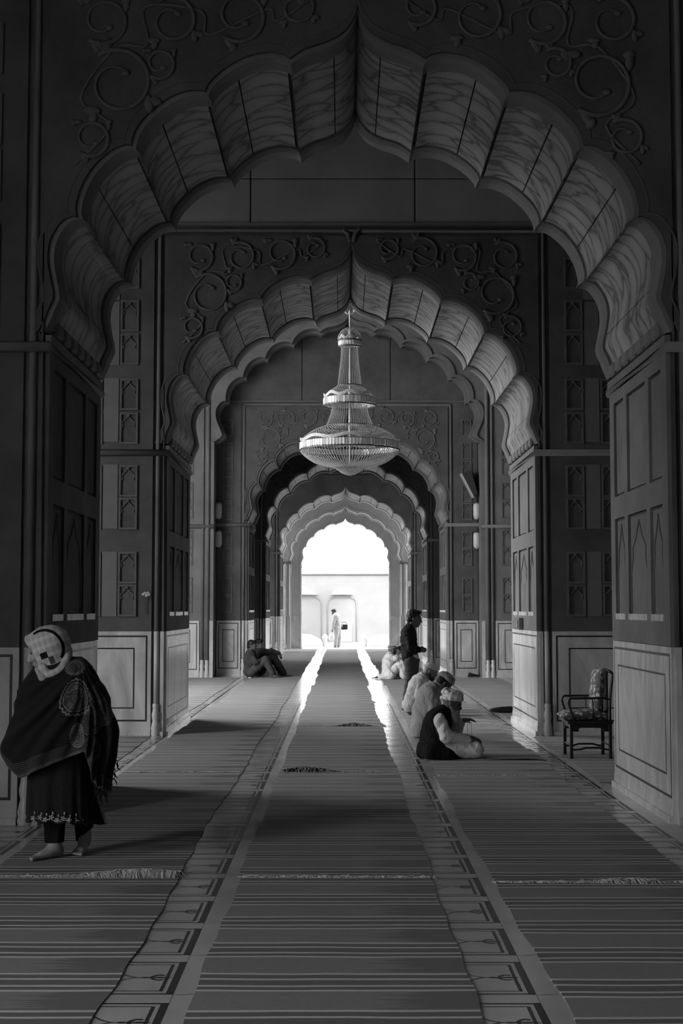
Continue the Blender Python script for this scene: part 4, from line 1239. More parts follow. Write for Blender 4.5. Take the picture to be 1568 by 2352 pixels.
def chain(pts, rad, k=.03): return [C(pts[i], rad[i], pts[i+1], rad[i+1], k) for i in range(len(pts)-1)]
def prim_box(p):
    if p[0] == 'c':
        r = max(p[2], p[4]); a, b = p[1], p[3]
        return [min(a[i], b[i])-r for i in range(3)], [max(a[i], b[i])+r for i in range(3)]
    r = max(p[2]); return [p[1][i]-r for i in range(3)], [p[1][i]+r for i in range(3)]
def blob(name, prims, h, mat, parent, disp=None, sub=(), ground_z=None, cut=None, smooth_it=1):
    """one continuous skin over the primitives"""
    lo = np.min([prim_box(p)[0] for p in prims], 0)-3*h-.02; hi = np.max([prim_box(p)[1] for p in prims], 0)+3*h+.02
    def fn(X, Y, Z):
        D = np.full(X.shape, .3, np.float32)
        def box(p, mg):
            a, b = prim_box(p)
            i0 = [max(0, int((a[q]-mg-lo[q])/h)) for q in range(3)]; i1 = [min(X.shape[q], int((b[q]+mg-lo[q])/h)+2) for q in range(3)]
            return tuple(slice(i0[q], i1[q]) for q in range(3))
        for p in prims:
            s_ = box(p, p[-1]+.03)
            D[s_] = smin(D[s_], prim_d(p, X[s_], Y[s_], Z[s_]), p[-1])
        for p in sub:
            s_ = box(p, p[-1]+.03)
            D[s_] = -smin(-D[s_], prim_d(p, X[s_], Y[s_], Z[s_]), p[-1])
        if disp is not None: D = D+disp(X, Y, Z)
        if cut is not None: D = np.maximum(D, cut(X, Y, Z))
        if ground_z is not None: D = np.maximum(D, ground_z-Z)
        return D
    V, Fq = surface_nets(fn, lo, hi, h)
    me = bpy.data.meshes.new(name)
    me.from_pydata([tuple(v) for v in V], [], [tuple(int(i) for i in f) for f in Fq])
    me.polygons.foreach_set('use_smooth', [True]*len(me.polygons))
    me.materials.append(mat); me.update()
    return link(name, me, parent)

def axes(fwd, up=(0, 0, 1)):
    """3x3 with columns forward, left, up"""
    f = Vector(fwd).normalized(); u = Vector(up); l = u.cross(f).normalized(); u = f.cross(l)
    return [[f[i], l[i], u[i]] for i in range(3)]
def loc(R, o, p): return tuple(o[i]+R[i][0]*p[0]+R[i][1]*p[1]+R[i][2]*p[2] for i in range(3))
def head(c, fwd, up, s=1.0):
    R = axes(fwd, up); L = lambda *p: loc(R, c, [q*s for q in p]); r = lambda *q: tuple(v*s for v in q)
    P = [E(L(-.012, 0, .025), r(.098, .076, .093), R, .03*s), E(L(.03, 0, -.035), r(.066, .06, .085), R, .03*s),
         E(L(.055, 0, -.098), r(.033, .036, .026), R, .025*s), C(L(-.03, .045, -.07), .026*s, L(.045, .02, -.1), .022*s, .03*s), C(L(-.03, -.045, -.07), .026*s, L(.045, -.02, -.1), .022*s, .03*s),
         C(L(.093, 0, .01), .009*s, L(.112, 0, -.036), .014*s, .014*s), E(L(.1, .012, -.042), r(.01, .009, .008), R, .008*s), E(L(.1, -.012, -.042), r(.01, .009, .008), R, .008*s),
         C(L(.082, -.045, .022), .012*s, L(.092, 0, .02), .012*s, .014*s), C(L(.082, .045, .022), .012*s, L(.092, 0, .02), .012*s, .014*s),
         E(L(.09, 0, -.066), r(.012, .024, .0065), R, .008*s), E(L(.088, 0, -.078), r(.012, .02, .007), R, .008*s),
         E(L(.078, .033, -.03), r(.022, .022, .02), R, .02*s), E(L(.078, -.033, -.03), r(.022, .022, .02), R, .02*s),
         E(L(-.005, .078, -.012), r(.02, .01, .032), R, .006*s), E(L(-.005, -.078, -.012), r(.02, .01, .032), R, .006*s)]
    S = [E(L(.1, .034, .003), r(.016, .018, .009), R, .012*s), E(L(.1, -.034, .003), r(.016, .018, .009), R, .012*s)]
    eyes = [E(L(.08, .033, .003), r(.013, .013, .011), R, .003*s), E(L(.08, -.033, .003), r(.013, .013, .011), R, .003*s)]
    return P, S, eyes, L, R
def hand(w, d, n, th, s=1.0, curl=.5):
    """w wrist, d along the hand, n out of the back of the hand, th towards the thumb"""
    d = Vector(d).normalized(); n = Vector(n); n = (n-d*n.dot(d)).normalized(); t = d.cross(n)
    if t.dot(Vector(th)) < 0: t = -t
    w = Vector(w); q = lambda a, b, c: w+d*a*s+t*b*s+n*c*s
    P = [C(w, .024*s, q(.03, 0, 0), .026*s, .02), C(q(.03, -.018, 0), .02*s, q(.085, -.024, 0), .014*s, .02), C(q(.03, .018, 0), .021*s, q(.085, .024, 0), .015*s, .02), C(q(.05, 0, 0), .018*s, q(.088, 0, .003), .015*s, .02)]
    for b, L, r in ((.030, .070, .0092), (.010, .078, .0095), (-.010, .072, .0092), (-.029, .058, .0082)):
        a0 = Vector(q(.085, b, 0)); ang = 0; dirv = d.copy(); pts = [a0]
        for seg, f in enumerate((.45, .32, .23)):
            ang += curl*(.6, .75, .5)[seg]
            pts.append(pts[-1]+(d*math.cos(ang)-n*math.sin(ang))*L*f*s)
        rr = [r*s, r*.92*s, r*.85*s, r*.75*s]
        P += chain([tuple(p) for p in pts], rr, .006)
    p0 = Vector(q(.02, .028, -.004)); p1 = Vector(q(.055, .052, -.018)); p2 = Vector(q(.085, .055, -.034-.02*curl)); 
    P += chain([tuple(p0), tuple(p1), tuple(p2)], [.015*s, .0115*s, .009*s], .01)
    return P
def foot(ank, toe, s=1.0, z=.0, lift=0.0):
    """bare foot from the ankle towards the toe direction, sole at z"""
    d = Vector((toe[0], toe[1], 0)).normalized(); l = Vector((-d.y, d.x, 0)); a = Vector(ank)
    q = lambda f, b, h: tuple(Vector((a.x, a.y, 0))+d*f*s+l*b*s+Vector((0, 0, z+h*s)))
    P = [C(tuple(a), .036*s, q(-.01, 0, .06), .036*s, .03), C(q(-.035, 0, .034+lift), .032*s, q(.03, 0, .04+lift*.6), .034*s, .03), C(q(.0, 0, .055+lift), .034*s, q(.10, .002, .03), .026*s, .03),
         C(q(.06, -.022, .024), .022*s, q(.13, -.03, .016), .016*s, .02), C(q(.06, .022, .024), .022*s, q(.13, .026, .017), .017*s, .02)]
    for b, L, r in ((.034, .207, .0145), (.0115, .200, .0095), (-.007, .192, .009), (-.0245, .181, .0085), (-.041, .166, .008)):
        P += chain([q(.13, b*.92, .017), q(L-.03, b*1.03, .016), q(L-.008, b*1.05, .011)], [r*.9*s, r*.85*s, r*1.05*s], .002)
    return P

SKIN = noise_mat('brown_skin', 0.10, 0.14, 9, 0.55, 0.0, 30, 0.35)
SKINP = noise_mat('pale_skin', 0.36, 0.45, 9, 0.5, 0.0, 30, 0.35)
HAIR = plain('black_hair', 0.015, 0.5, 0.3)
GREYHAIR = noise_mat('grey_beard', 0.28, 0.45, 30, 0.9, 0.3, 60)
EYEM = plain('dark_eye', 0.02, 0.2)
def cloth(name, v0, v1, rough=.9, scale=6):
    m = noise_mat(name, v0, v1, scale, rough, 0.55, 7.0, 0.15, stretch=(1.7, 1.2, .75))
    for n in m.node_tree.nodes:
        if n.type == 'BUMP':
            n.inputs['Distance'].default_value = .05
            src = n.inputs['Height'].links[0].from_node
            src.inputs['Distortion'].default_value = 1.6; src.inputs['Detail'].default_value = 2.5
    return m
BLACKC = cloth('black_cloth', 0.012, 0.02)
DARKC = cloth('dark_cloth', 0.03, 0.045)
GREYC = cloth('grey_cloth', 0.36, 0.46)
PALEC = cloth('pale_cloth', 0.5, 0.6)
WHITEC = cloth('white_cloth', 0.74, 0.84)
JEAN = cloth('denim', 0.05, 0.08)
def J(Y):
    """photo pixel (+ depth offset) -> local point of a figure standing at depth Y"""
    def f(px, py, dy=0.0):
        x, z = at(px, py, Y+dy); return (x, Y+dy, z)
    return f
def crop(ox, oy, s): return lambda j: (lambda cx, cy_, dy=0.0: j(ox+cx/s, oy+cy_/s, dy))
def person(label, cat='person', group=None): 
    return empty('person', (0, 0, 0), label=label, cat=cat, group=group)
def rebase(root, p):
    """put the figure's origin at its base"""
    root.location = p
    for c in root.children: c.location = (c.location[0]-p[0], c.location[1]-p[1], c.location[2]-p[2])
def mean(a, b, t=.5): return tuple(a[i]+(b[i]-a[i])*t for i in range(3))
def off(a, dx=0, dy=0, dz=0): return (a[0]+dx, a[1]+dy, a[2]+dz)
def folds(ax, ay, az, f, A):
    """cloth creases running across direction (ax,ay,az): sharp valleys, rounded ridges, fading in and out"""
    def d(X, Y, Z):
        q = ax*X+ay*Y+az*Z
        ph = .5*f*q+1.3*np.sin(5.1*X+6.3*Z)+1.1*np.sin(7.7*Y-4.9*Z+2*X)
        fade = .55+.45*np.sin(6.3*X+9.1*Z+5*Y)
        return A*(1.4*fade*(.62-np.abs(np.sin(ph))**.7)+.45*np.sin(2.7*f*q*.5+3*np.sin(9*X)+2.5*np.sin(11*Z)))
    return d
def inflate(ps, d):
    out = []
    for p in ps:
        if p[0] == 'c': out.append(('c', p[1], max(.005, p[2]+d), p[3], max(.005, p[4]+d), p[5]))
        else: out.append(('e', p[1], tuple(max(.005, q+d) for q in p[2]), p[3], p[4]))
    return out
def eyes_of(ev, root):
    root = [q for q in root.children if q.name.split('.')[0] == 'body'][0]
    for e in ev:
        mb = MB(); mb.ellipsoid(e[1], e[2], 10, 6, R=Matrix(e[3])); mb.build('eye', EYEM, root)
def hair_cap(L, R, s, root, mat, name='hair', back=.0, top=.112):
    """short hair: a shell over the skull, open at the face"""
    P = [E(L(-.025, 0, .045), (.1*s, .086*s, .092*s), R, .02), E(L(-.05, 0, -.01), (.072*s, .08*s, .08*s), R, .02), E(L(.045, 0, .095), (.055*s, .06*s, .03*s), R, .02)]
    nz = lambda X, Y, Z: .004*np.sin(90*X+40*Z)*np.sin(80*Y)
    return blob(name, P, .009, mat, root, disp=nz)
def skull_cap(L, R, s, root, mat, name='skull_cap'):
    P = [E(L(-.012, 0, .062), (.106*s, .086*s, .072*s), R, .01), C(L(.06, 0, .05), .05*s, L(-.08, 0, .045), .052*s, .03)]
    o = Vector(L(0, 0, .035)); u = Vector((R[0][2], R[1][2], R[2][2]))
    cut = lambda X, Y, Z: -((X-o.x)*u.x+(Y-o.y)*u.y+(Z-o.z)*u.z)
    return blob(name, P, .009, mat, root, cut=cut)

# ---- standing boy
Y0 = 23.38; c = crop(900, 1390, 9.045)(J(Y0))
root = person('boy in dark sweater and jeans standing with folded hands behind the seated men')
hp, hs, ev, L, R = head(c(462, 275), (1, -.12, -.12), (.12, 0, 1), 1.12)
shN, shF = c(330, 560, -.16), c(350, 560, .16)
elN, elF = c(395, 900, -.21), c(420, 890, .2)
wrN, wrF = c(545, 935, -.10), c(560, 925, .06)
hipN, hipF = c(385, 1150, -.085), c(430, 1150, .085)
knN, knF = c(385, 1500, -.10), c(440, 1520, .10)
anN, anF = c(280, 2060, -.11), c(335, 2085, .13)
torso = [C(c(390, 420), .055, c(350, 540), .07, .04), C(c(335, 560, -.10), .095, c(345, 560, .10), .095, .06), E(c(345, 720), (.128, .175, .19), None, .06), E(c(365, 960), (.122, .15, .17), None, .06)]
arms = chain([shN, elN, wrN], [.062, .047, .034], .03)+chain([shF, elF, wrF], [.062, .047, .034], .03)
legs = chain([hipN, knN, anN], [.095, .066, .045], .03)+chain([hipF, knF, anF], [.095, .066, .045], .03)+[E(c(400, 1120), (.12, .15, .12), None, .05)]
hands = hand(wrN, (1, .25, -.05), (0, -1, .2), (0, 0, 1), 1.0, .8)+hand(wrF, (1, -.2, 0), (0, 1, .2), (0, 0, 1), 1.0, .8)
feet = foot(anN, (1, -.2, 0), 1.05, .007)+foot(anF, (1, .1, 0), 1.05, .007)
blob('body', hp+[C(c(440, 380), .052, c(380, 470), .056, .03)]+torso+arms+hands+legs+feet, .0115, SKIN, root, sub=hs, ground_z=.007)
eyes_of(ev, root)
hair_cap(L, R, 1.12, root, HAIR)
blob('sweater', inflate(torso+arms, .014)+[C(c(360, 1080, -.05), .125, c(360, 1080, .05), .125, .05), C(c(385, 430, -.0), .062, c(375, 480), .075, .02)], .0115, BLACKC, root, disp=folds(.5, .3, 1, 46, .008))
blob('shirt_hem', [C(c(400, 1105, -.05), .128, c(400, 1105, .05), .128, .05)], .012, PALEC, root)
blob('jeans', inflate(legs, .016), .0115, JEAN, root, disp=folds(.2, 0, 1, 44, .008), cut=lambda X, Y, Z: .05-Z)
rebase(root, (c(310, 2150)[0], Y0, .007))

# ---- seated man in pale shirt and cap, next to the boy
Y0 = 22.4; c = crop(900, 1390, 9.045)(J(Y0))
root = person('bearded seated man in grey shirt and cap, nearest to the standing boy')
hp, hs, ev, L, R = head(c(800, 1372), (.93, -.15, -.32), (.32, 0, .93), 1.0)
shN, shF = c(610, 1590, -.17), c(640, 1580, .17); elN, elF = c(590, 1880, -.21), c(640, 1880, .22); wrN, wrF = c(770, 2010, -.16), c(800, 2010, .16)
torso = [C(c(690, 1440), .055, c(620, 1540), .075, .04), C(c(590, 1590, -.1), .1, c(610, 1590, .1), .1, .06), E(c(520, 1740), (.135, .18, .19), None, .08), E(c(455, 1960), (.125, .18, .17), None, .08), E(c(450, 2100), (.145, .2, .12), None, .08)]
arms = chain([shN, elN, wrN], [.065, .05, .036])+chain([shF, elF, wrF], [.065, .05, .036])
kn = [c(800, 2170, -.13), c(800, 2170, .13)]
legs = chain([c(470, 2100, -.1), kn[0], c(420, 2225, -.1)], [.1, .07, .05])+chain([c(470, 2100, .1), kn[1], c(420, 2225, .1)], [.1, .07, .05])
hands = hand(wrN, (1, 0, -.4), (0, -.3, 1), (0, 1, 0), 1, .5)+hand(wrF, (1, 0, -.4), (0, .3, 1), (0, -1, 0), 1, .5)
feet = [C(c(430, 2225, -.1), .045, c(330, 2215, -.1), .028, .03), C(c(430, 2225, .1), .045, c(330, 2215, .1), .028, .03)]
blob('body', hp+[C(c(770, 1420), .05, c(690, 1460), .055)]+torso+arms+hands+legs+feet, .012, SKIN, root, sub=hs, ground_z=.008)
skull_cap(L, R, 1.0, root, GREYC)
blob('beard', [E(L(.06, 0, -.1), (.045, .05, .05), R, .02), C(L(-.0, .062, -.05), .018, L(.05, .03, -.1), .028, .02), C(L(-.0, -.062, -.05), .018, L(.05, -.03, -.1), .028, .02)], .009, HAIR, root)
blob('shirt', inflate(torso, .016)+inflate(arms, .022)+[E(c(450, 2060), (.155, .22, .10), None, .08)], .0115, GREYC, root, disp=folds(1, .5, .35, 40, .012))
blob('trousers', inflate(legs, .016), .012, DARKC, root, ground_z=.008)
rebase(root, (c(500, 2200)[0], Y0, .008))

# ---- seated man in long pale shirt, bowed
Y0 = 18.5; c = crop(940, 1480, 8.71)(J(Y0))
root = person('seated man in long pale shirt and cap bowing his head between two others')
hp, hs, ev, L, R = head(c(705, 760), (.8, .1, -.6), (.6, 0, .8), 1.0)
shN, shF = c(440, 960, -.17), c(480, 950, .17); elN, elF = c(520, 1330, -.21), c(560, 1330, .22); wrN, wrF = c(760, 1520, -.15), c(780, 1520, .16)
torso = [C(c(600, 830), .058, c(500, 920), .08, .04), C(c(430, 960, -.1), .105, c(450, 960, .1), .105, .06), E(c(345, 1180), (.14, .19, .22), None, .1), E(c(265, 1480), (.125, .19, .2), None, .1), E(c(250, 1720), (.135, .2, .12), None, .08)]
arms = chain([shN, elN, wrN], [.066, .05, .036])+chain([shF, elF, wrF], [.066, .05, .036])
legs = chain([c(280, 1720, -.1), c(760, 1720, -.2), c(520, 1840, -.05)], [.1, .07, .05])+chain([c(280, 1720, .1), c(760, 1720, .2), c(520, 1840, .05)], [.1, .07, .05])
hands = hand(wrN, (1, 0, -.5), (0, -.3, 1), (0, 1, 0), 1, .5)+hand(wrF, (1, 0, -.5), (0, .3, 1), (0, -1, 0), 1, .5)
feet = [C(c(520, 1840, -.05), .045, c(660, 1845, -.0), .03, .03)]
blob('body', hp+[C(c(650, 790), .05, c(590, 850), .056)]+torso+arms+hands+legs+feet, .011, SKIN, root, sub=hs, ground_z=.008)
hair_cap(L, R, 1.0, root, HAIR)
skull_cap(L, R, 1.06, root, GREYC)
blob('long_shirt', inflate(torso, .016)+inflate(arms, .02)+[C(c(205, 1700, -.12), .10, c(205, 1700, .12), .10, .06), C(c(170, 1800, -.1), .075, c(180, 1800, .1), .075, .06), C(c(560, 830), .066, c(530, 890), .075, .02)], .0105, GREYC, root, disp=folds(1, .4, .25, 34, .012), ground_z=.02)
blob('trousers', inflate(legs, .016), .012, PALEC, root, ground_z=.008)
rebase(root, (c(330, 1850)[0], Y0, .008))

# ---- old man with white turban and black waistcoat, prayer beads in his hands
Y0 = 15.98; c = crop(940, 1480, 8.71)(J(Y0))
root = person('old man with white turban, grey beard and black waistcoat sitting on the runner')
hp, hs, ev, L, R = head(c(850, 1170), (.95, -.12, -.28), (.28, 0, .95), 1.02)
shN, shF = c(590, 1500, -.17), c(680, 1490, .17); elN, elF = c(745, 1850, -.22), c(930, 1720, .24); wrN, wrF = c(1200, 1880, -.17), c(1060, 1525, .14)
torso = [C(c(740, 1310), .056, c(650, 1430), .08, .04), C(c(590, 1500, -.09), .105, c(640, 1500, .1), .1, .06), E(c(520, 1680), (.135, .18, .18), None, .1), E(c(510, 1950), (.15, .19, .17), None, .1), E(c(520, 2120), (.165, .2, .10), None, .08)]
arms = chain([shN, elN, wrN], [.062, .048, .034])+chain([shF, elF, wrF], [.062, .048, .032])
knN, knF = c(1325, 2110, -.20), c(1180, 2090, .28)
legs = chain([c(560, 2120, -.1), knN, c(900, 2225, .02)], [.095, .066, .05], .04)+chain([c(560, 2120, .1), knF, c(850, 2225, -.06)], [.095, .066, .05], .04)
hands = hand(wrN, (1, -.05, -.28), (0, -.6, .8), (0, .8, .3), 1.02, .55)+hand(wrF, (1, -.1, .12), (.1, .2, 1), (0, -1, .0), 1.0, .45)
feet = [C(c(900, 2232, .02), .04, c(1020, 2245, -.06), .026, .03), C(c(850, 2232, -.06), .04, c(960, 2250, -.16), .026, .03)]
blob('body', hp+[C(c(800, 1240), .05, c(730, 1330), .055)]+torso+arms+hands+legs+feet, .0085, SKIN, root, sub=hs, ground_z=.012)
eyes_of(ev, root)
tb = [E(L(-.015, 0, .08), (.108, .1, .07), R, .03), E(L(.03, 0, .115), (.07, .07, .035), R, .03)]
for i, (zz, rr) in enumerate(((.042, .092), (.078, .098), (.108, .082))):
    n = 12; pts = [L((rr+.012)*math.cos(2*PI*q/n)-.02, rr*math.sin(2*PI*q/n), zz+.022*math.cos(2*PI*q/n+i*2.1)) for q in range(n+1)]
    tb += chain(pts, [.019]*(n+1), .02)
blob('turban', tb, .0075, WHITEC, root)
blob('beard', [C(L(.07, 0, -.09), .046, L(.085, 0, -.17), .05, .03), C(L(.085, 0, -.17), .05, L(.07, 0, -.27), .018, .03), C(L(.02, 0, -.1), .05, L(.06, 0, -.16), .045, .03), C(L(0, .064, -.04), .016, L(.05, .03, -.1), .032, .02), C(L(0, -.064, -.04), .016, L(.05, -.03, -.1), .032, .02), C(L(.1, 0, -.058), .010, L(.085, .03, -.075), .009, .01), C(L(.1, 0, -.058), .010, L(.085, -.03, -.075), .009, .01)], .0075, GREYHAIR, root, disp=lambda X, Y, Z: .0025*np.sin(140*X+30*Z)*np.sin(120*Y))
blob('sleeve', inflate(chain([c(600, 1510, -.18), elN, c(1150, 1890, -.175)], [.06, .058, .042], .04), .012), .0085, WHITEC, root, disp=folds(.9, .1, -.45, 64, .006))
blob('sleeve', inflate(chain([c(690, 1500, .17), elF, c(1020, 1550, .145)], [.066, .06, .042], .04), .012), .0095, WHITEC, root, disp=folds(.9, .1, .4, 60, .009))
blob('waistcoat', inflate(torso, .018)+[C(c(450, 2160, -.22), .10, c(760, 2215, -.24), .055, .08), C(c(760, 2215, -.24), .055, c(990, 2262, -.2), .02, .08), C(c(330, 2110, -.1), .085, c(330, 2110, .1), .085, .08), C(c(270, 2165, -.12), .05, c(270, 2165, .1), .05, .06), C(c(215, 2170, -.12), .03, c(215, 2170, .08), .03, .05), C(c(640, 1330, .0), .06, c(600, 1420, 0), .085, .03)], .0085, BLACKC, root, disp=folds(.8, .2, .5, 34, .007), sub=[C(shN, .083, off(elN, 0, -.01, 0), .08, .01)], ground_z=.014)
blob('trousers', inflate(legs, .016), .0095, WHITEC, root, disp=folds(.7, .2, .8, 48, .007), ground_z=.012)
mb = MB()
for dx, (x1_, y1_) in ((0, (1160, 1810)), (1, (1245, 1800))):
    a = c(1160+80*dx, 1560, .10-.02*dx); b = c(x1_, y1_+60, -.10)
    n = 26
    mb.tube([mean(a, b, t/24) for t in range(25)], .0015, 4)
    for i in range(n+1): mb.ellipsoid(mean(a, b, i/n), (.003, .003, .003), 6, 4)
o = mb.build('prayer_beads', HAIR, None); tag(o, 'string of dark prayer beads between the hands of the turbaned man', 'beads')
rebase(root, (c(600, 2270)[0], Y0, .012))

# ---- two men sitting against the left pier
for k, (lab, dy, cl) in enumerate((('man in dark clothes sitting against the left pier, hands round his knees', -.1, 0), ('man leaning on the left pier with one arm stretched over his knee', .55, 1))):
    Y0 = 34.45+dy; c = crop(550, 1450, 13.07)(J(Y0)); root = person(lab)
    gz = .008
    if k == 0:
        hp, hs, ev, L, R = head(c(380, 440), (.85, -.3, -.1), (.1, 0, 1), 1.12)
        sh = [c(330, 680, -.16), c(350, 680, .16)]; el = [c(480, 930, -.22), c(520, 900, .2)]; wr = [c(700, 870, -.1), c(720, 860, .04)]
        spine = [c(360, 580), c(320, 720), c(310, 950), c(330, 1210)]
        kn = [c(770, 860, -.12), c(800, 850, .1)]; an = [c(980, 1265, -.12), c(1000, 1255, .1)]
    else:
        hp, hs, ev, L, R = head(c(585, 400), (.8, -.4, -.05), (.05, 0, 1), 1.05)
        sh = [c(680, 620, -.15), c(640, 630, .16)]; el = [c(960, 600, -.16), c(900, 900, .2)]; wr = [c(1170, 665, -.14), c(1080, 950, .06)]
        spine = [c(590, 540), c(590, 660), c(560, 920), c(560, 1190)]
        kn = [c(990, 700, -.08), c(1010, 800, .14)]; an = [c(1330, 1262, -.1), c(1250, 1255, .12)]
    torso = [C(spine[0], .055, spine[1], .08, .04), C(sh[0], .085, sh[1], .085, .05), E(mean(spine[1], spine[2]), (.13, .18, .2), None, .08), E(spine[2], (.13, .17, .2), None, .08), E(spine[3], (.16, .19, .12), None, .08)]
    arms = chain([sh[0], el[0], wr[0]], [.062, .05, .036])+chain([sh[1], el[1], wr[1]], [.062, .05, .036])
    hd = (1, .3, -.1) if k == 0 else (.6, 0, -1)
    hands = hand(wr[0], hd, (.2, -.8, .5), (0, 0, 1), 1.05, .5)+hand(wr[1], (1, -.4, 0), (.2, .8, .5), (0, 0, 1), 1.0, .6)
    legs = chain([off(spine[3], .02, -.1, 0), kn[0], an[0]], [.1, .072, .05])+chain([off(spine[3], .02, .1, 0), kn[1], an[1]], [.1, .072, .05])
    feet = foot(an[0], (1, -.1, 0), 1.08, gz)+foot(an[1], (1, .1, 0), 1.08, gz)
    blob('body', hp+[C(mean(L(-.02, 0, -.06), spine[0], .2), .05, spine[0], .056)]+torso+arms+hands+legs+feet, .013, SKIN, root, sub=hs, ground_z=gz)
    hair_cap(L, R, 1.1, root, HAIR)
    blob('shirt', inflate(torso, .016)+inflate(arms, .018), .013, cloth('dim_shirt', .05, .08) if k == 0 else DARKC, root, disp=folds(.6, .4, .7, 40, .009), ground_z=gz)
    blob('trousers', inflate(legs, .022), .013, cloth('dim_trousers', .07, .10) if k == 0 else DARKC, root, disp=folds(.5, .2, 1, 40, .009), ground_z=gz)
    rebase(root, (spine[3][0], Y0, gz))

# ---- two people sitting on the right beyond the boy
for k, lab in enumerate(('man in white shirt and striped cap crouching on the floor beyond the boy', 'dark-haired person sitting half hidden behind the standing boy')):
    Y0 = 33.6+.85*k; c = crop(855, 1470, 14.25)(J(Y0)); root = person(lab); gz = .008
    if k == 0:
        hp, hs, ev, L, R = head(c(655, 345), (.9, .35, -.15), (.1, 0, 1), 1.0)
        sh = [c(560, 560, -.17), c(600, 555, .17)]; el = [c(760, 600, -.2), c(780, 600, .2)]; wr = [c(930, 590, -.14), c(950, 600, .14)]
        spine = [c(600, 470), c(560, 590), c(520, 850), c(540, 1110)]
        kn = [c(950, 740, -.12), c(640, 1180, .16)]; an = [c(1010, 1190, -.12), c(260, 1215, .18)]
    else:
        hp, hs, ev, L, R = head(c(905, 390), (-.7, -.6, -.05), (0, 0, 1), 1.05)
        sh = [c(930, 620, -.17), c(1000, 620, .17)]; el = [c(900, 860, -.2), c(950, 860, .2)]; wr = [c(800, 1000, -.14), c(830, 1000, .12)]
        spine = [c(930, 500), c(960, 620), c(990, 880), c(1000, 1140)]
        kn = [c(760, 930, -.12), c(780, 960, .16)]; an = [c(700, 1210, -.1), c(730, 1210, .14)]
    torso = [C(spine[0], .055, spine[1], .08, .04), C(sh[0], .085, sh[1], .085, .05), E(mean(spine[1], spine[2]), (.13, .18, .19), None, .08), E(spine[2], (.135, .18, .19), None, .08), E(spine[3], (.16, .19, .12), None, .08)]
    arms = chain([sh[0], el[0], wr[0]], [.062, .05, .036])+chain([sh[1], el[1], wr[1]], [.062, .05, .036])
    dx = 1 if k == 0 else -1
    hands = hand(wr[0], (dx, .2, -.3), (0, -.3, 1), (0, 1, 0), 1, .5)+hand(wr[1], (dx, -.2, -.3), (0, .3, 1), (0, -1, 0), 1, .5)
    legs = chain([off(spine[3], 0, -.1, 0), kn[0], an[0]], [.1, .072, .048])+chain([off(spine[3], 0, .1, 0), kn[1], an[1]], [.1, .072, .048])
    feet = foot(an[0], (dx, -.1, 0), 1.0, gz)+(foot(an[1], (-1, 0, 0), 1.0, gz) if k == 0 else foot(an[1], (-1, .1, 0), 1.0, gz))
    blob('body', hp+[C(L(-.02, 0, -.06), .05, spine[0], .056)]+torso+arms+hands+legs+feet, .013, SKIN, root, sub=hs, ground_z=gz)
    if k == 0:
        cap = skull_cap(L, R, 1.05, root, WHITEC)
        mb = MB(); n = 24
        for zz, rr in ((.06, .088), (.095, .076)):
            mb.tube([L(-.012+(rr+.022)*1.05*math.cos(2*PI*q/n), (rr+.002)*1.05*math.sin(2*PI*q/n), zz) for q in range(n)], .012, 6, closed=True)
            mb.build('cap_band', HAIR, cap); mb = MB()
    else: hair_cap(L, R, 1.08, root, HAIR)
    kurta = inflate(torso, .016)+inflate(arms, .022)+([C(c(520, 1050, -.12), .12, c(600, 1180, -.2), .1, .08), C(c(560, 1180, -.18), .09, c(480, 1215, -.1), .06, .06)] if k == 0 else [])
    blob('shirt', kurta, .013, WHITEC if k == 0 else GREYC, root, disp=folds(.8, .4, .6, 42, .011), ground_z=gz)
    blob('trousers', inflate(legs, .03), .013, WHITEC if k == 0 else DARKC, root, disp=folds(.6, .2, .8, 42, .011), ground_z=gz)
    rebase(root, (spine[3][0], Y0, gz))

# ---- man outside the doorway
Y0 = 62.0; c = crop(640, 1100, 4.9)(J(Y0))
root = person('man in pale clothes standing outside in the bright doorway with a bag')
gz = -.05
g = lambda x, z, dy=0.0: (c(x, 1500, dy)[0], Y0+dy, z)
hp, hs, ev, L, R = head(c(617, 1500), (-.6, -.7, -.2), (-.1, 0, 1), 1.1)
sh = [c(635, 1545, -.18), c(665, 1545, .18)]; el = [c(615, 1620, -.22), c(695, 1610, .2)]; wr = [c(605, 1690, -.22), c(700, 1650, .1)]
spine = [c(628, 1525), c(645, 1560), c(658, 1620), c(660, 1680)]
kn = [(c(640, 0)[0], Y0-.1, .42), (c(675, 0)[0], Y0+.1, .42)]; an = [(c(637, 0)[0], Y0-.12, .05), (c(672, 0)[0], Y0+.12, .05)]
torso = [C(spine[0], .06, spine[1], .09, .05), C(sh[0], .09, sh[1], .09, .05), E(spine[1], (.14, .2, .2), None, .08), E(spine[2], (.14, .19, .2), None, .08), E(spine[3], (.15, .18, .15), None, .08)]
arms = chain([sh[0], el[0], wr[0]], [.062, .05, .036])+chain([sh[1], el[1], wr[1]], [.062, .05, .036])
legs = chain([off(spine[3], -.03, -.09, 0), kn[0], an[0]], [.1, .07, .05])+chain([off(spine[3], .03, .09, 0), kn[1], an[1]], [.1, .07, .05])
hands = hand(wr[0], (0, 0, -1), (0, -1, 0), (-1, 0, 0), 1, .5)+hand(wr[1], (.6, 0, -.6), (0, 1, 0), (0, -1, 0), 1, .6)
feet = foot(an[0], (-.5, -.8, 0), 1.05, gz)+foot(an[1], (-.3, -.9, 0), 1.05, gz)
blob('body', hp+[C(L(-.02, 0, -.06), .05, spine[0], .06)]+torso+arms+hands+legs+feet, .018, SKIN, root, sub=hs, ground_z=gz)
hair_cap(L, R, 1.15, root, HAIR)
blob('shirt', inflate(torso, .02)+inflate(arms, .02), .018, GREYC, root, disp=folds(.5, .4, 1, 28, .005))
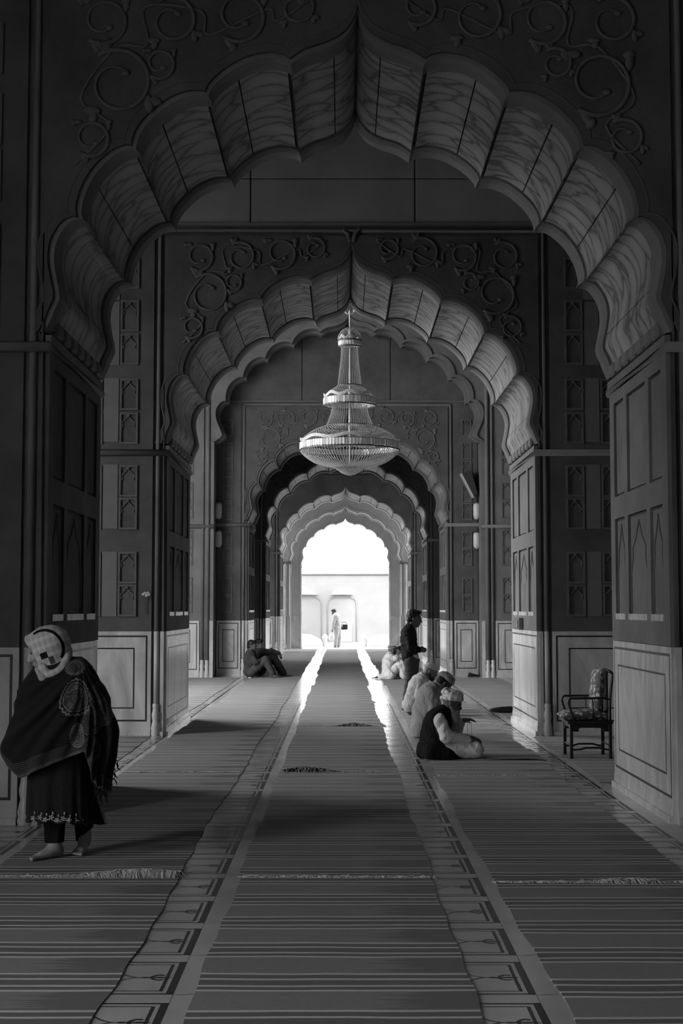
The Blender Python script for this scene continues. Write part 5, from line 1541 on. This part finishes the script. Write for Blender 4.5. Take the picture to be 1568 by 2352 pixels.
blob('trousers', inflate(legs, .04), .018, GREYC, root, disp=folds(1, .4, .2, 28, .006), cut=lambda X, Y, Z: .02-Z)
rebase(root, (c(655, 0)[0], Y0, gz))
bg = empty('bag', (c(712, 1655)[0]+.10, Y0+.24, c(712, 1655)[2]-.17), label='dark bag under the arm of the man in the doorway', cat='bag')
mb = MB(); mb.bevbox(-.17, .15, -.05, .06, .0, .24, .03); mb.build('pouch', DARKC, bg)
mb = MB(); mb.tube([(-.12, 0, .23), (-.06, 0, .33), (.06, 0, .33), (.1, 0, .23)], .012, 6); mb.build('strap', DARKC, bg)
x, z = c(603, 1770)[0], c(603, 1770)[2]
bg = empty('carrier_bag', (x-.03, Y0-.36, z-.2), label='white carrier bag hanging from the other hand of the doorway man', cat='bag')
blob('pouch', [E((0, 0, .16), (.13, .06, .17), None, .03), C((0, 0, .3), .03, (0, 0, .36), .012, .04)], .02, WHITEC, bg)
# ---- the woman walking in from the left
Y0 = 9.5; j = J(Y0)
woman = person('woman in dark embroidered shawl and checked headscarf walking barefoot to the left')
FZ = .012
hp, hs, ev, L, R = head(j(101, 1491), (-.93, -.2, -.36), (-.36, -.05, .93), 1.05)
torso = [C(j(125, 1540), .055, j(135, 1565), .08, .04), C(j(98, 1590, -.02), .06, j(190, 1575, .03), .06, .06), E(j(137, 1640), (.14, .10, .2), None, .08), E(j(130, 1740), (.13, .10, .2), None, .08), E(j(130, 1800), (.13, .10, .12), None, .08)]
arms = chain([j(92, 1592, -.03), j(72, 1680, -.06), j(118, 1700, -.10)], [.048, .042, .032])+chain([j(196, 1580, .03), j(222, 1670, .0), j(180, 1690, -.10)], [.048, .042, .032])
a1 = ground(112, 1978); a2 = ground(186, 1966)
an1 = (a1[0]+.02, a1[1]+.10, FZ+.085); an2 = (a2[0], a2[1]+.13, FZ+.135)
legs = chain([j(112, 1800, -.03), (an1[0]-.01, an1[1]+.06, .50), an1], [.085, .055, .04])+chain([j(165, 1800, .06), (an2[0]-.03, an2[1]+.02, .50), an2], [.085, .055, .04])
feet = foot((an1[0], an1[1], an1[2]), (-.72, -.69, 0), 1.0, FZ)+foot(an2, (-.12, -1, 0), .98, FZ, lift=.045)
blob('body', hp+[C(j(112, 1515), .052, j(125, 1560), .06)]+torso+arms+hand(j(180, 1690, -.10), (-1, -.1, 0), (0, -1, .2), (0, 0, 1), .95, .5)+hand(j(118, 1700, -.10), (1, -.1, 0), (0, -1, .2), (0, 0, 1), .95, .5)+legs+feet, .0055, SKINP, woman, sub=hs, ground_z=FZ)
eyes_of([E(e[1], tuple(q*.72 for q in e[2]), e[3]) for e in ev], woman)

# lofts driven by the outline in the photograph: rows of (py, x_left, x_right, depth_half, depth_centre)
def interp(tab, y):
    for a, b in zip(tab[:-1], tab[1:]):
        if a[0] <= y <= b[0]:
            t = (y-a[0])/(b[0]-a[0]); return [a[i]+(b[i]-a[i])*t for i in range(1, len(a))]
    return list(tab[0][1:] if y < tab[0][0] else tab[-1][1:])
def loft(name, mat, tab, top, hem, n, rows, fold, parent, thick=.006, attr=None):
    """hem(x_px, front) -> lowest py; the sheet hangs from py=top to the hem all the way round"""
    V = []; hemd = []
    for i in range(n):
        th = 2*PI*i/n
        front = -math.sin(th)                       # >0 faces the viewer
        t0 = interp(tab, 1700)
        xh = (t0[0]+t0[1])/2+(t0[1]-t0[0])/2*math.cos(th)
        hy = hem(xh, front)
        for r in range(rows+1):
            v = r/rows; py = top+(hy-top)*v
            xl, xr, db, dc = interp(tab, py)
            f = fold(th, py, front)
            cx = (xl+xr)/2; hwid = (xr-xl)/2
            ct, st_ = math.cos(th), math.sin(th)
            e = 2/2.35
            X = cx+hwid*(abs(ct)**e)*(1 if ct > 0 else -1)*(1+f*.35)
            dy = dc+db*(abs(st_)**e)*(1 if st_ > 0 else -1)*(1+f)
            V.append(j(X, py, dy)); hemd.append((hy-py)/337.0)
    w = rows+1
    Fc = [(i*w+r, i*w+r+1, ((i+1) % n)*w+r+1, ((i+1) % n)*w+r) for i in range(n) for r in range(rows)]
    me = bpy.data.meshes.new(name); me.from_pydata(V, [], Fc)
    me.polygons.foreach_set('use_smooth', [True]*len(Fc)); me.materials.append(mat)
    at_ = me.attributes.new('hemdist', 'FLOAT', 'POINT'); at_.data.foreach_set('value', hemd)
    import bmesh
    bm = bmesh.new(); bm.from_mesh(me); bmesh.ops.recalc_face_normals(bm, faces=bm.faces); bm.to_mesh(me); bm.free()
    o = link(name, me, parent)
    so = o.modifiers.new('cloth_thickness', 'SOLIDIFY'); so.thickness = thick
    return o

def print_material(name, base, paisleys, border=True):
    """dark wool with woven stripes along the hem and printed paisley rings"""
    m, nt, b = nodes_of(name)
    tc = nt.nodes.new('ShaderNodeTexCoord')
    def M(op, a, bv=None):
        n = nt.nodes.new('ShaderNodeMath'); n.operation = op
        for i, q in enumerate((a, bv)):
            if q is None: continue
            if isinstance(q, (int, float)): n.inputs[i].default_value = q
            else: nt.links.new(q, n.inputs[i])
        return n.outputs[0]
    sep = nt.nodes.new('ShaderNodeSeparateXYZ'); nt.links.new(tc.outputs['Object'], sep.inputs[0])
    X, Z = sep.outputs['X'], sep.outputs['Z']
    total = None
    vo = nt.nodes.new('ShaderNodeTexVoronoi'); vo.inputs['Scale'].default_value = 105.0; vo.feature = 'DISTANCE_TO_EDGE'
    nt.links.new(tc.outputs['Object'], vo.inputs['Vector'])
    lace = M('LESS_THAN', vo.outputs['Distance'], .11)
    for (cx, cz, r, ax, bright) in paisleys:
        dx = M('DIVIDE', M('SUBTRACT', X, cx), ax); dz = M('SUBTRACT', Z, cz)
        ang = M('ARCTAN2', dz, dx); dx = M('MULTIPLY', dx, M('ADD', 1.0, M('MULTIPLY', dz, 3.0)))
        d = M('SQRT', M('ADD', M('MULTIPLY', dx, dx), M('MULTIPLY', dz, dz)))
        sc = M('ADD', d, M('MULTIPLY', M('SINE', M('MULTIPLY', ang, 22.0)), .004))
        rim = M('LESS_THAN', M('ABSOLUTE', M('SUBTRACT', sc, r)), .006)
        rim2 = M('LESS_THAN', M('ABSOLUTE', M('SUBTRACT', d, r*.82)), .003)
        rim3 = M('MULTIPLY', M('LESS_THAN', M('ABSOLUTE', M('SUBTRACT', d, r*.55)), r*.12), lace)
        inner = M('MULTIPLY', M('LESS_THAN', d, r*.8), M('MULTIPLY', lace, .55))
        s = M('MULTIPLY', M('MAXIMUM', M('MAXIMUM', rim, rim2), M('MAXIMUM', rim3, inner)), bright)
        total = s if total is None else M('MAXIMUM', total, s)
    if border:
        at_ = nt.nodes.new('ShaderNodeAttribute'); at_.attribute_name = 'hemdist'
        h = at_.outputs['Fac']
        band = M('MULTIPLY', M('LESS_THAN', h, .10), M('GREATER_THAN', h, .018))
        ln = M('LESS_THAN', M('FRACT', M('MULTIPLY', h, 78.0)), .42)
        edge = M('LESS_THAN', h, .022)
        bd = M('MAXIMUM', M('MULTIPLY', M('MULTIPLY', band, ln), .42), M('MULTIPLY', edge, .5))
        total = bd if total is None else M('MAXIMUM', total, bd)
    nz = nt.nodes.new('ShaderNodeTexNoise'); nz.inputs['Scale'].default_value = 55.0
    nt.links.new(tc.outputs['Object'], nz.inputs['Vector'])
    fac = M('MULTIPLY', total, M('ADD', .35, nz.outputs['Fac'])) if total is not None else M('MULTIPLY', nz.outputs['Fac'], .1)
    mix = nt.nodes.new('ShaderNodeMix'); mix.data_type = 'RGBA'
    nt.links.new(fac, mix.inputs[0]); mix.inputs[6].default_value = g3(base); mix.inputs[7].default_value = g3(.21)
    nt.links.new(mix.outputs[2], b.inputs['Base Color'])
    b.inputs['Roughness'].default_value = .9; b.inputs['Specular IOR Level'].default_value = .12; b.inputs['Sheen Weight'].default_value = .08
    return m
def pz(px, py): p = j(px, py, -.25); return p[0], p[2]
pa = []
for (px, py, r, ax, br) in ((163, 1535, .045, 1.2, .8), (170, 1602, .115, .82, 1.0), (176, 1690, .075, .6, 1.0), (205, 1655, .09, .7, .45), (232, 1638, .085, .6, .4), (222, 1590, .07, .7, .3), (208, 1720, .08, .6, .35)):
    x, z = pz(px, py); pa.append((x, z, r, ax, br))
SHAWL = print_material('paisley_shawl', .017, pa)
TUNIC = print_material('black_tunic', .011, [], False)
tab = [(1508, 128, 188, .07, .05), (1516, 100, 200, .10, .03), (1530, 80, 212, .13, .01), (1560, 54, 230, .17, .0), (1588, 38, 246, .19, -.01), (1604, 40, 253, .20, -.01), (1640, 27, 264, .215, -.02), (1680, 11, 268, .225, -.02), (1735, 5, 263, .22, -.02), (1765, 14, 256, .21, -.02), (1790, 30, 252, .20, -.02), (1830, 60, 250, .19, -.02)]
def hem(x, front):
    ft = [(0, 1745), (5, 1752), (28, 1788), (60, 1781), (110, 1763), (160, 1738), (186, 1726), (198, 1745), (212, 1792), (230, 1806), (262, 1822)]
    bk = [(0, 1745), (30, 1770), (130, 1790), (270, 1822)]
    def it(t):
        for a, b in zip(t[:-1], t[1:]):
            if x <= b[0]: return a[1]+(b[1]-a[1])*max(0, (x-a[0]))/(b[0]-a[0])
        return t[-1][1]
    s = max(0, min(1, front*3+.5))
    return it(ft)*s+it(bk)*(1-s)
def sfold(th, py, front):
    # folds fan out from the far shoulder to the low left corner
    x = math.cos(th)*130+137
    a = math.atan2(py-1500, x-215)
    amp = .10*min(1, max(0, (py-1520)/120))
    f = amp*(math.sin(a*19+1.2)+.5*math.sin(a*41))
    if x > 190: f += .09*min(1, max(0, (py-1560)/150))*math.sin(x*.32+py*.006)
    return f
shawl = loft('shawl', SHAWL, tab, 1508, hem, 220, 90, sfold, woman)
# tassels on the hanging end
mb = MB(); rng = random.Random(8)
for k in range(26):
    t = rng.random()
    if k < 9: px, py, dy = 262-.13*k*10*.12, 1690+12*k+rng.uniform(-4, 4), -.06
    else: px, py, dy = rng.uniform(216, 256), 1800+rng.uniform(0, 16), rng.uniform(-.2, .1)
    p = [j(px, py, dy)]; l = rng.uniform(.05, .11); dx = rng.uniform(-.012, .022)
    for q in range(1, 5): p.append((p[0][0]+dx*q/2+.006*math.sin(q*2+k), p[0][1], p[0][2]-l*q/4))
    mb.tube(p, [.0035, .003, .003, .005, .002], 5)
f = mb.build('tassels', BLACKC, shawl); f['kind'] = 'stuff'

ttab = [(1690, 66, 196, .14, .0), (1740, 64, 198, .15, .0), (1800, 62, 198, .16, .0), (1850, 60, 200, .175, .0), (1900, 58, 203, .185, .01)]
def them(x, front): return 1886+.06*(x-60)+3*math.sin(x*.2)
def tfold(th, py, front): return .045*min(1, max(.2, (py-1700)/150))*(math.sin(th*9+.5)+.5*math.sin(th*17+py*.004))
tunic = loft('tunic', TUNIC, ttab, 1690, them, 180, 40, tfold, woman)
# embroidered flowers along the tunic hem
WHITETH = cloth('white_thread', .42, .55)
mb = MB(); rng = random.Random(21)
def hem_point(px, up):
    th = math.acos(max(-1, min(1, (px-129.5)/67.0))); f = tfold(-th, 1885, 1)
    dy = -(.18*(abs(math.sin(th))**(2/2.35))*(1+f))-.008
    return j(px, them(px, 1)-up, dy)
for cl in (62, 76, 92, 104, 118, 131, 145, 158, 172, 186):
    big = cl in (76, 104, 158, 131)
    p = hem_point(cl, 9); R_ = Matrix.Identity(3)
    mb.ellipsoid(p, (.012 if big else .007, .002, .012 if big else .007), 8, 5)
    for q in range(5):
        a = 2*PI*q/5
        mb.ellipsoid((p[0]+.013*math.cos(a), p[1], p[2]+.013*math.sin(a)), (.0065, .0015, .0055), 6, 4)
    q = hem_point(cl+3, 20); mb.ellipsoid(q, (.005, .0015, .010), 6, 4)
    q = hem_point(cl-6, 5); mb.ellipsoid(q, (.010, .0015, .0035), 6, 4)
f = mb.build('embroidery', WHITETH, tunic); f['kind'] = 'stuff'
# back panel of the tunic flying out behind, with a pale edge
V = []; n = 14; m = 8
for i in range(n+1):
    t = i/n
    py = 1760+(1892-1760)*t
    x0 = 190; x1 = 205+(244-205)*t**1.3
    lip = 0 if t < .9 else -18*(t-.9)*10
    for q in range(m+1):
        s = q/m; V.append(j(x0+(x1-x0)*s, py+(6*math.sin(s*3)-10*(1-s)*t if t > .5 else 0), .06+.07*s*t+.02*math.sin(6*s+4*t)))
mb = MB(); mb.add(V, [(i*(m+1)+q, i*(m+1)+q+1, (i+1)*(m+1)+q+1, (i+1)*(m+1)+q) for i in range(n) for q in range(m)], 0, True)
o = mb.build('tunic_panel', TUNIC, woman, fix=False); o.modifiers.new('cloth_thickness', 'SOLIDIFY').thickness = .005
mb = MB(); mb.tube([off(V[i*(m+1)+m], .004, -.004, 0) for i in range(3, n+1)], .012, 6, flat=.4, flat_axis=1); mb.build('panel_edge', GREYC, woman)
# trousers
TR = inflate(legs, .0)
cutl = lambda X, Y, Z: .105-Z
wide1 = chain([j(112, 1800, -.05), (an1[0]-.015, an1[1]+.05, .45), (an1[0]-.005, an1[1]+.01, .11)], [.09, .085, .066], .03)
wide2 = chain([j(170, 1800, .08), (an2[0]-.02, an2[1]+.02, .48), (an2[0]-.005, an2[1]+.01, .10)], [.09, .08, .06], .03)
blob('trousers', wide1+wide2, .008, BLACKC, woman, disp=folds(1, .5, .15, 40, .006), cut=lambda X, Y, Z: np.where(X < (an1[0]+an2[0])/2, .11, .125+.9*(X-an2[0]))-Z)
# headscarf: a hood round the head, folded under the chin
def plaid():
    m, nt, b = nodes_of('checked_scarf')
    tc = nt.nodes.new('ShaderNodeTexCoord')
    c0 = Vector(j(108, 1490))-Vector(((an1[0]+an2[0])/2, (an1[1]+an2[1])/2, FZ))*0; mp = nt.nodes.new('ShaderNodeMapping')
    mp.vector_type = 'TEXTURE'; mp.inputs['Location'].default_value = c0; mp.inputs['Rotation'].default_value = (0, math.radians(-20), 0)
    nt.links.new(tc.outputs['Object'], mp.inputs['Vector'])
    sx = nt.nodes.new('ShaderNodeSeparateXYZ'); nt.links.new(mp.outputs[0], sx.inputs[0])
    def M(op, a, bv=None):
        n = nt.nodes.new('ShaderNodeMath'); n.operation = op
        for i, q in enumerate((a, bv)):
            if q is None: continue
            if isinstance(q, (int, float)): n.inputs[i].default_value = q
            else: nt.links.new(q, n.inputs[i])
        return n.outputs[0]
    X, Z = sx.outputs['X'], sx.outputs['Z']
    rad = M('SQRT', M('ADD', M('MULTIPLY', X, X), M('MULTIPLY', Z, Z)))
    fine = M('MULTIPLY', M('LESS_THAN', M('FRACT', M('MULTIPLY', X, 26.0)), .35), .10)
    fine2 = M('MULTIPLY', M('LESS_THAN', M('FRACT', M('MULTIPLY', Z, 17.0)), .4), .12)
    val = M('ADD', M('ADD', .46, fine), fine2)
    # one broad black stripe over the crown to the nape and two black checks by the jaw
    st = M('MULTIPLY', M('MULTIPLY', M('GREATER_THAN', rad, .118), M('LESS_THAN', rad, .136)), M('GREATER_THAN', M('ADD', X, M('MULTIPLY', Z, .6)), .03))
    ck = M('MULTIPLY', M('LESS_THAN', M('ABSOLUTE', M('SUBTRACT', X, -.012)), .026), M('LESS_THAN', M('ABSOLUTE', M('SUBTRACT', Z, -.042)), .021))
    ck2 = M('MULTIPLY', M('LESS_THAN', M('ABSOLUTE', M('SUBTRACT', X, .028)), .018), M('LESS_THAN', M('ABSOLUTE', M('SUBTRACT', Z, -.088)), .026))
    blk = M('MAXIMUM', M('MAXIMUM', st, ck), M('MULTIPLY', ck2, .85))
    mix = nt.nodes.new('ShaderNodeMix'); mix.data_type = 'FLOAT'
    nt.links.new(blk, mix.inputs[0]); nt.links.new(val, mix.inputs[2]); mix.inputs[3].default_value = .012
    cc = nt.nodes.new('ShaderNodeCombineColor')
    for i in range(3): nt.links.new(mix.outputs[0], cc.inputs[i])
    nt.links.new(cc.outputs[0], b.inputs['Base Color']); b.inputs['Roughness'].default_value = .9; b.inputs['Specular IOR Level'].default_value = .15
    return m
PLAID = plaid()
hc = j(110, 1488)
sc = [E(off(hc, .01, 0, .0), (.128, .112, .142), None, .03), C(L(.0, 0, .07), .075, L(.065, 0, .09), .034, .05), C(off(hc, .04, .0, .03), .115, off(hc, .085, .02, -.045), .075, .05), C(off(hc, .03, .0, -.09), .098, j(125, 1545), .10, .05)]
face_cut = [E(L(.175, 0, -.045), (.125, .14, .135), R, .008)]
blob('headscarf', sc, .0065, PLAID, woman, sub=face_cut, disp=folds(.6, .3, -.8, 44, .0022))
wr_ = [j(96, 1530, -.10), j(112, 1549, -.135), j(135, 1542, -.12), j(152, 1518, -.07), j(158, 1492, .02)]
blob('scarf_fold', chain([tuple(p) for p in catmull(wr_, 3)], [.024]*13, .02), .0065, PLAID, woman)
blob('neck_scarf', [C(j(90, 1538, -.08), .028, j(100, 1556, -.13), .03, .02), C(j(100, 1556, -.13), .03, j(118, 1556, -.13), .025, .02)], .0075, GREYC, woman, disp=folds(1, .3, .6, 70, .004))
rebase(woman, ((an1[0]+an2[0])/2, (an1[1]+an2[1])/2, FZ))
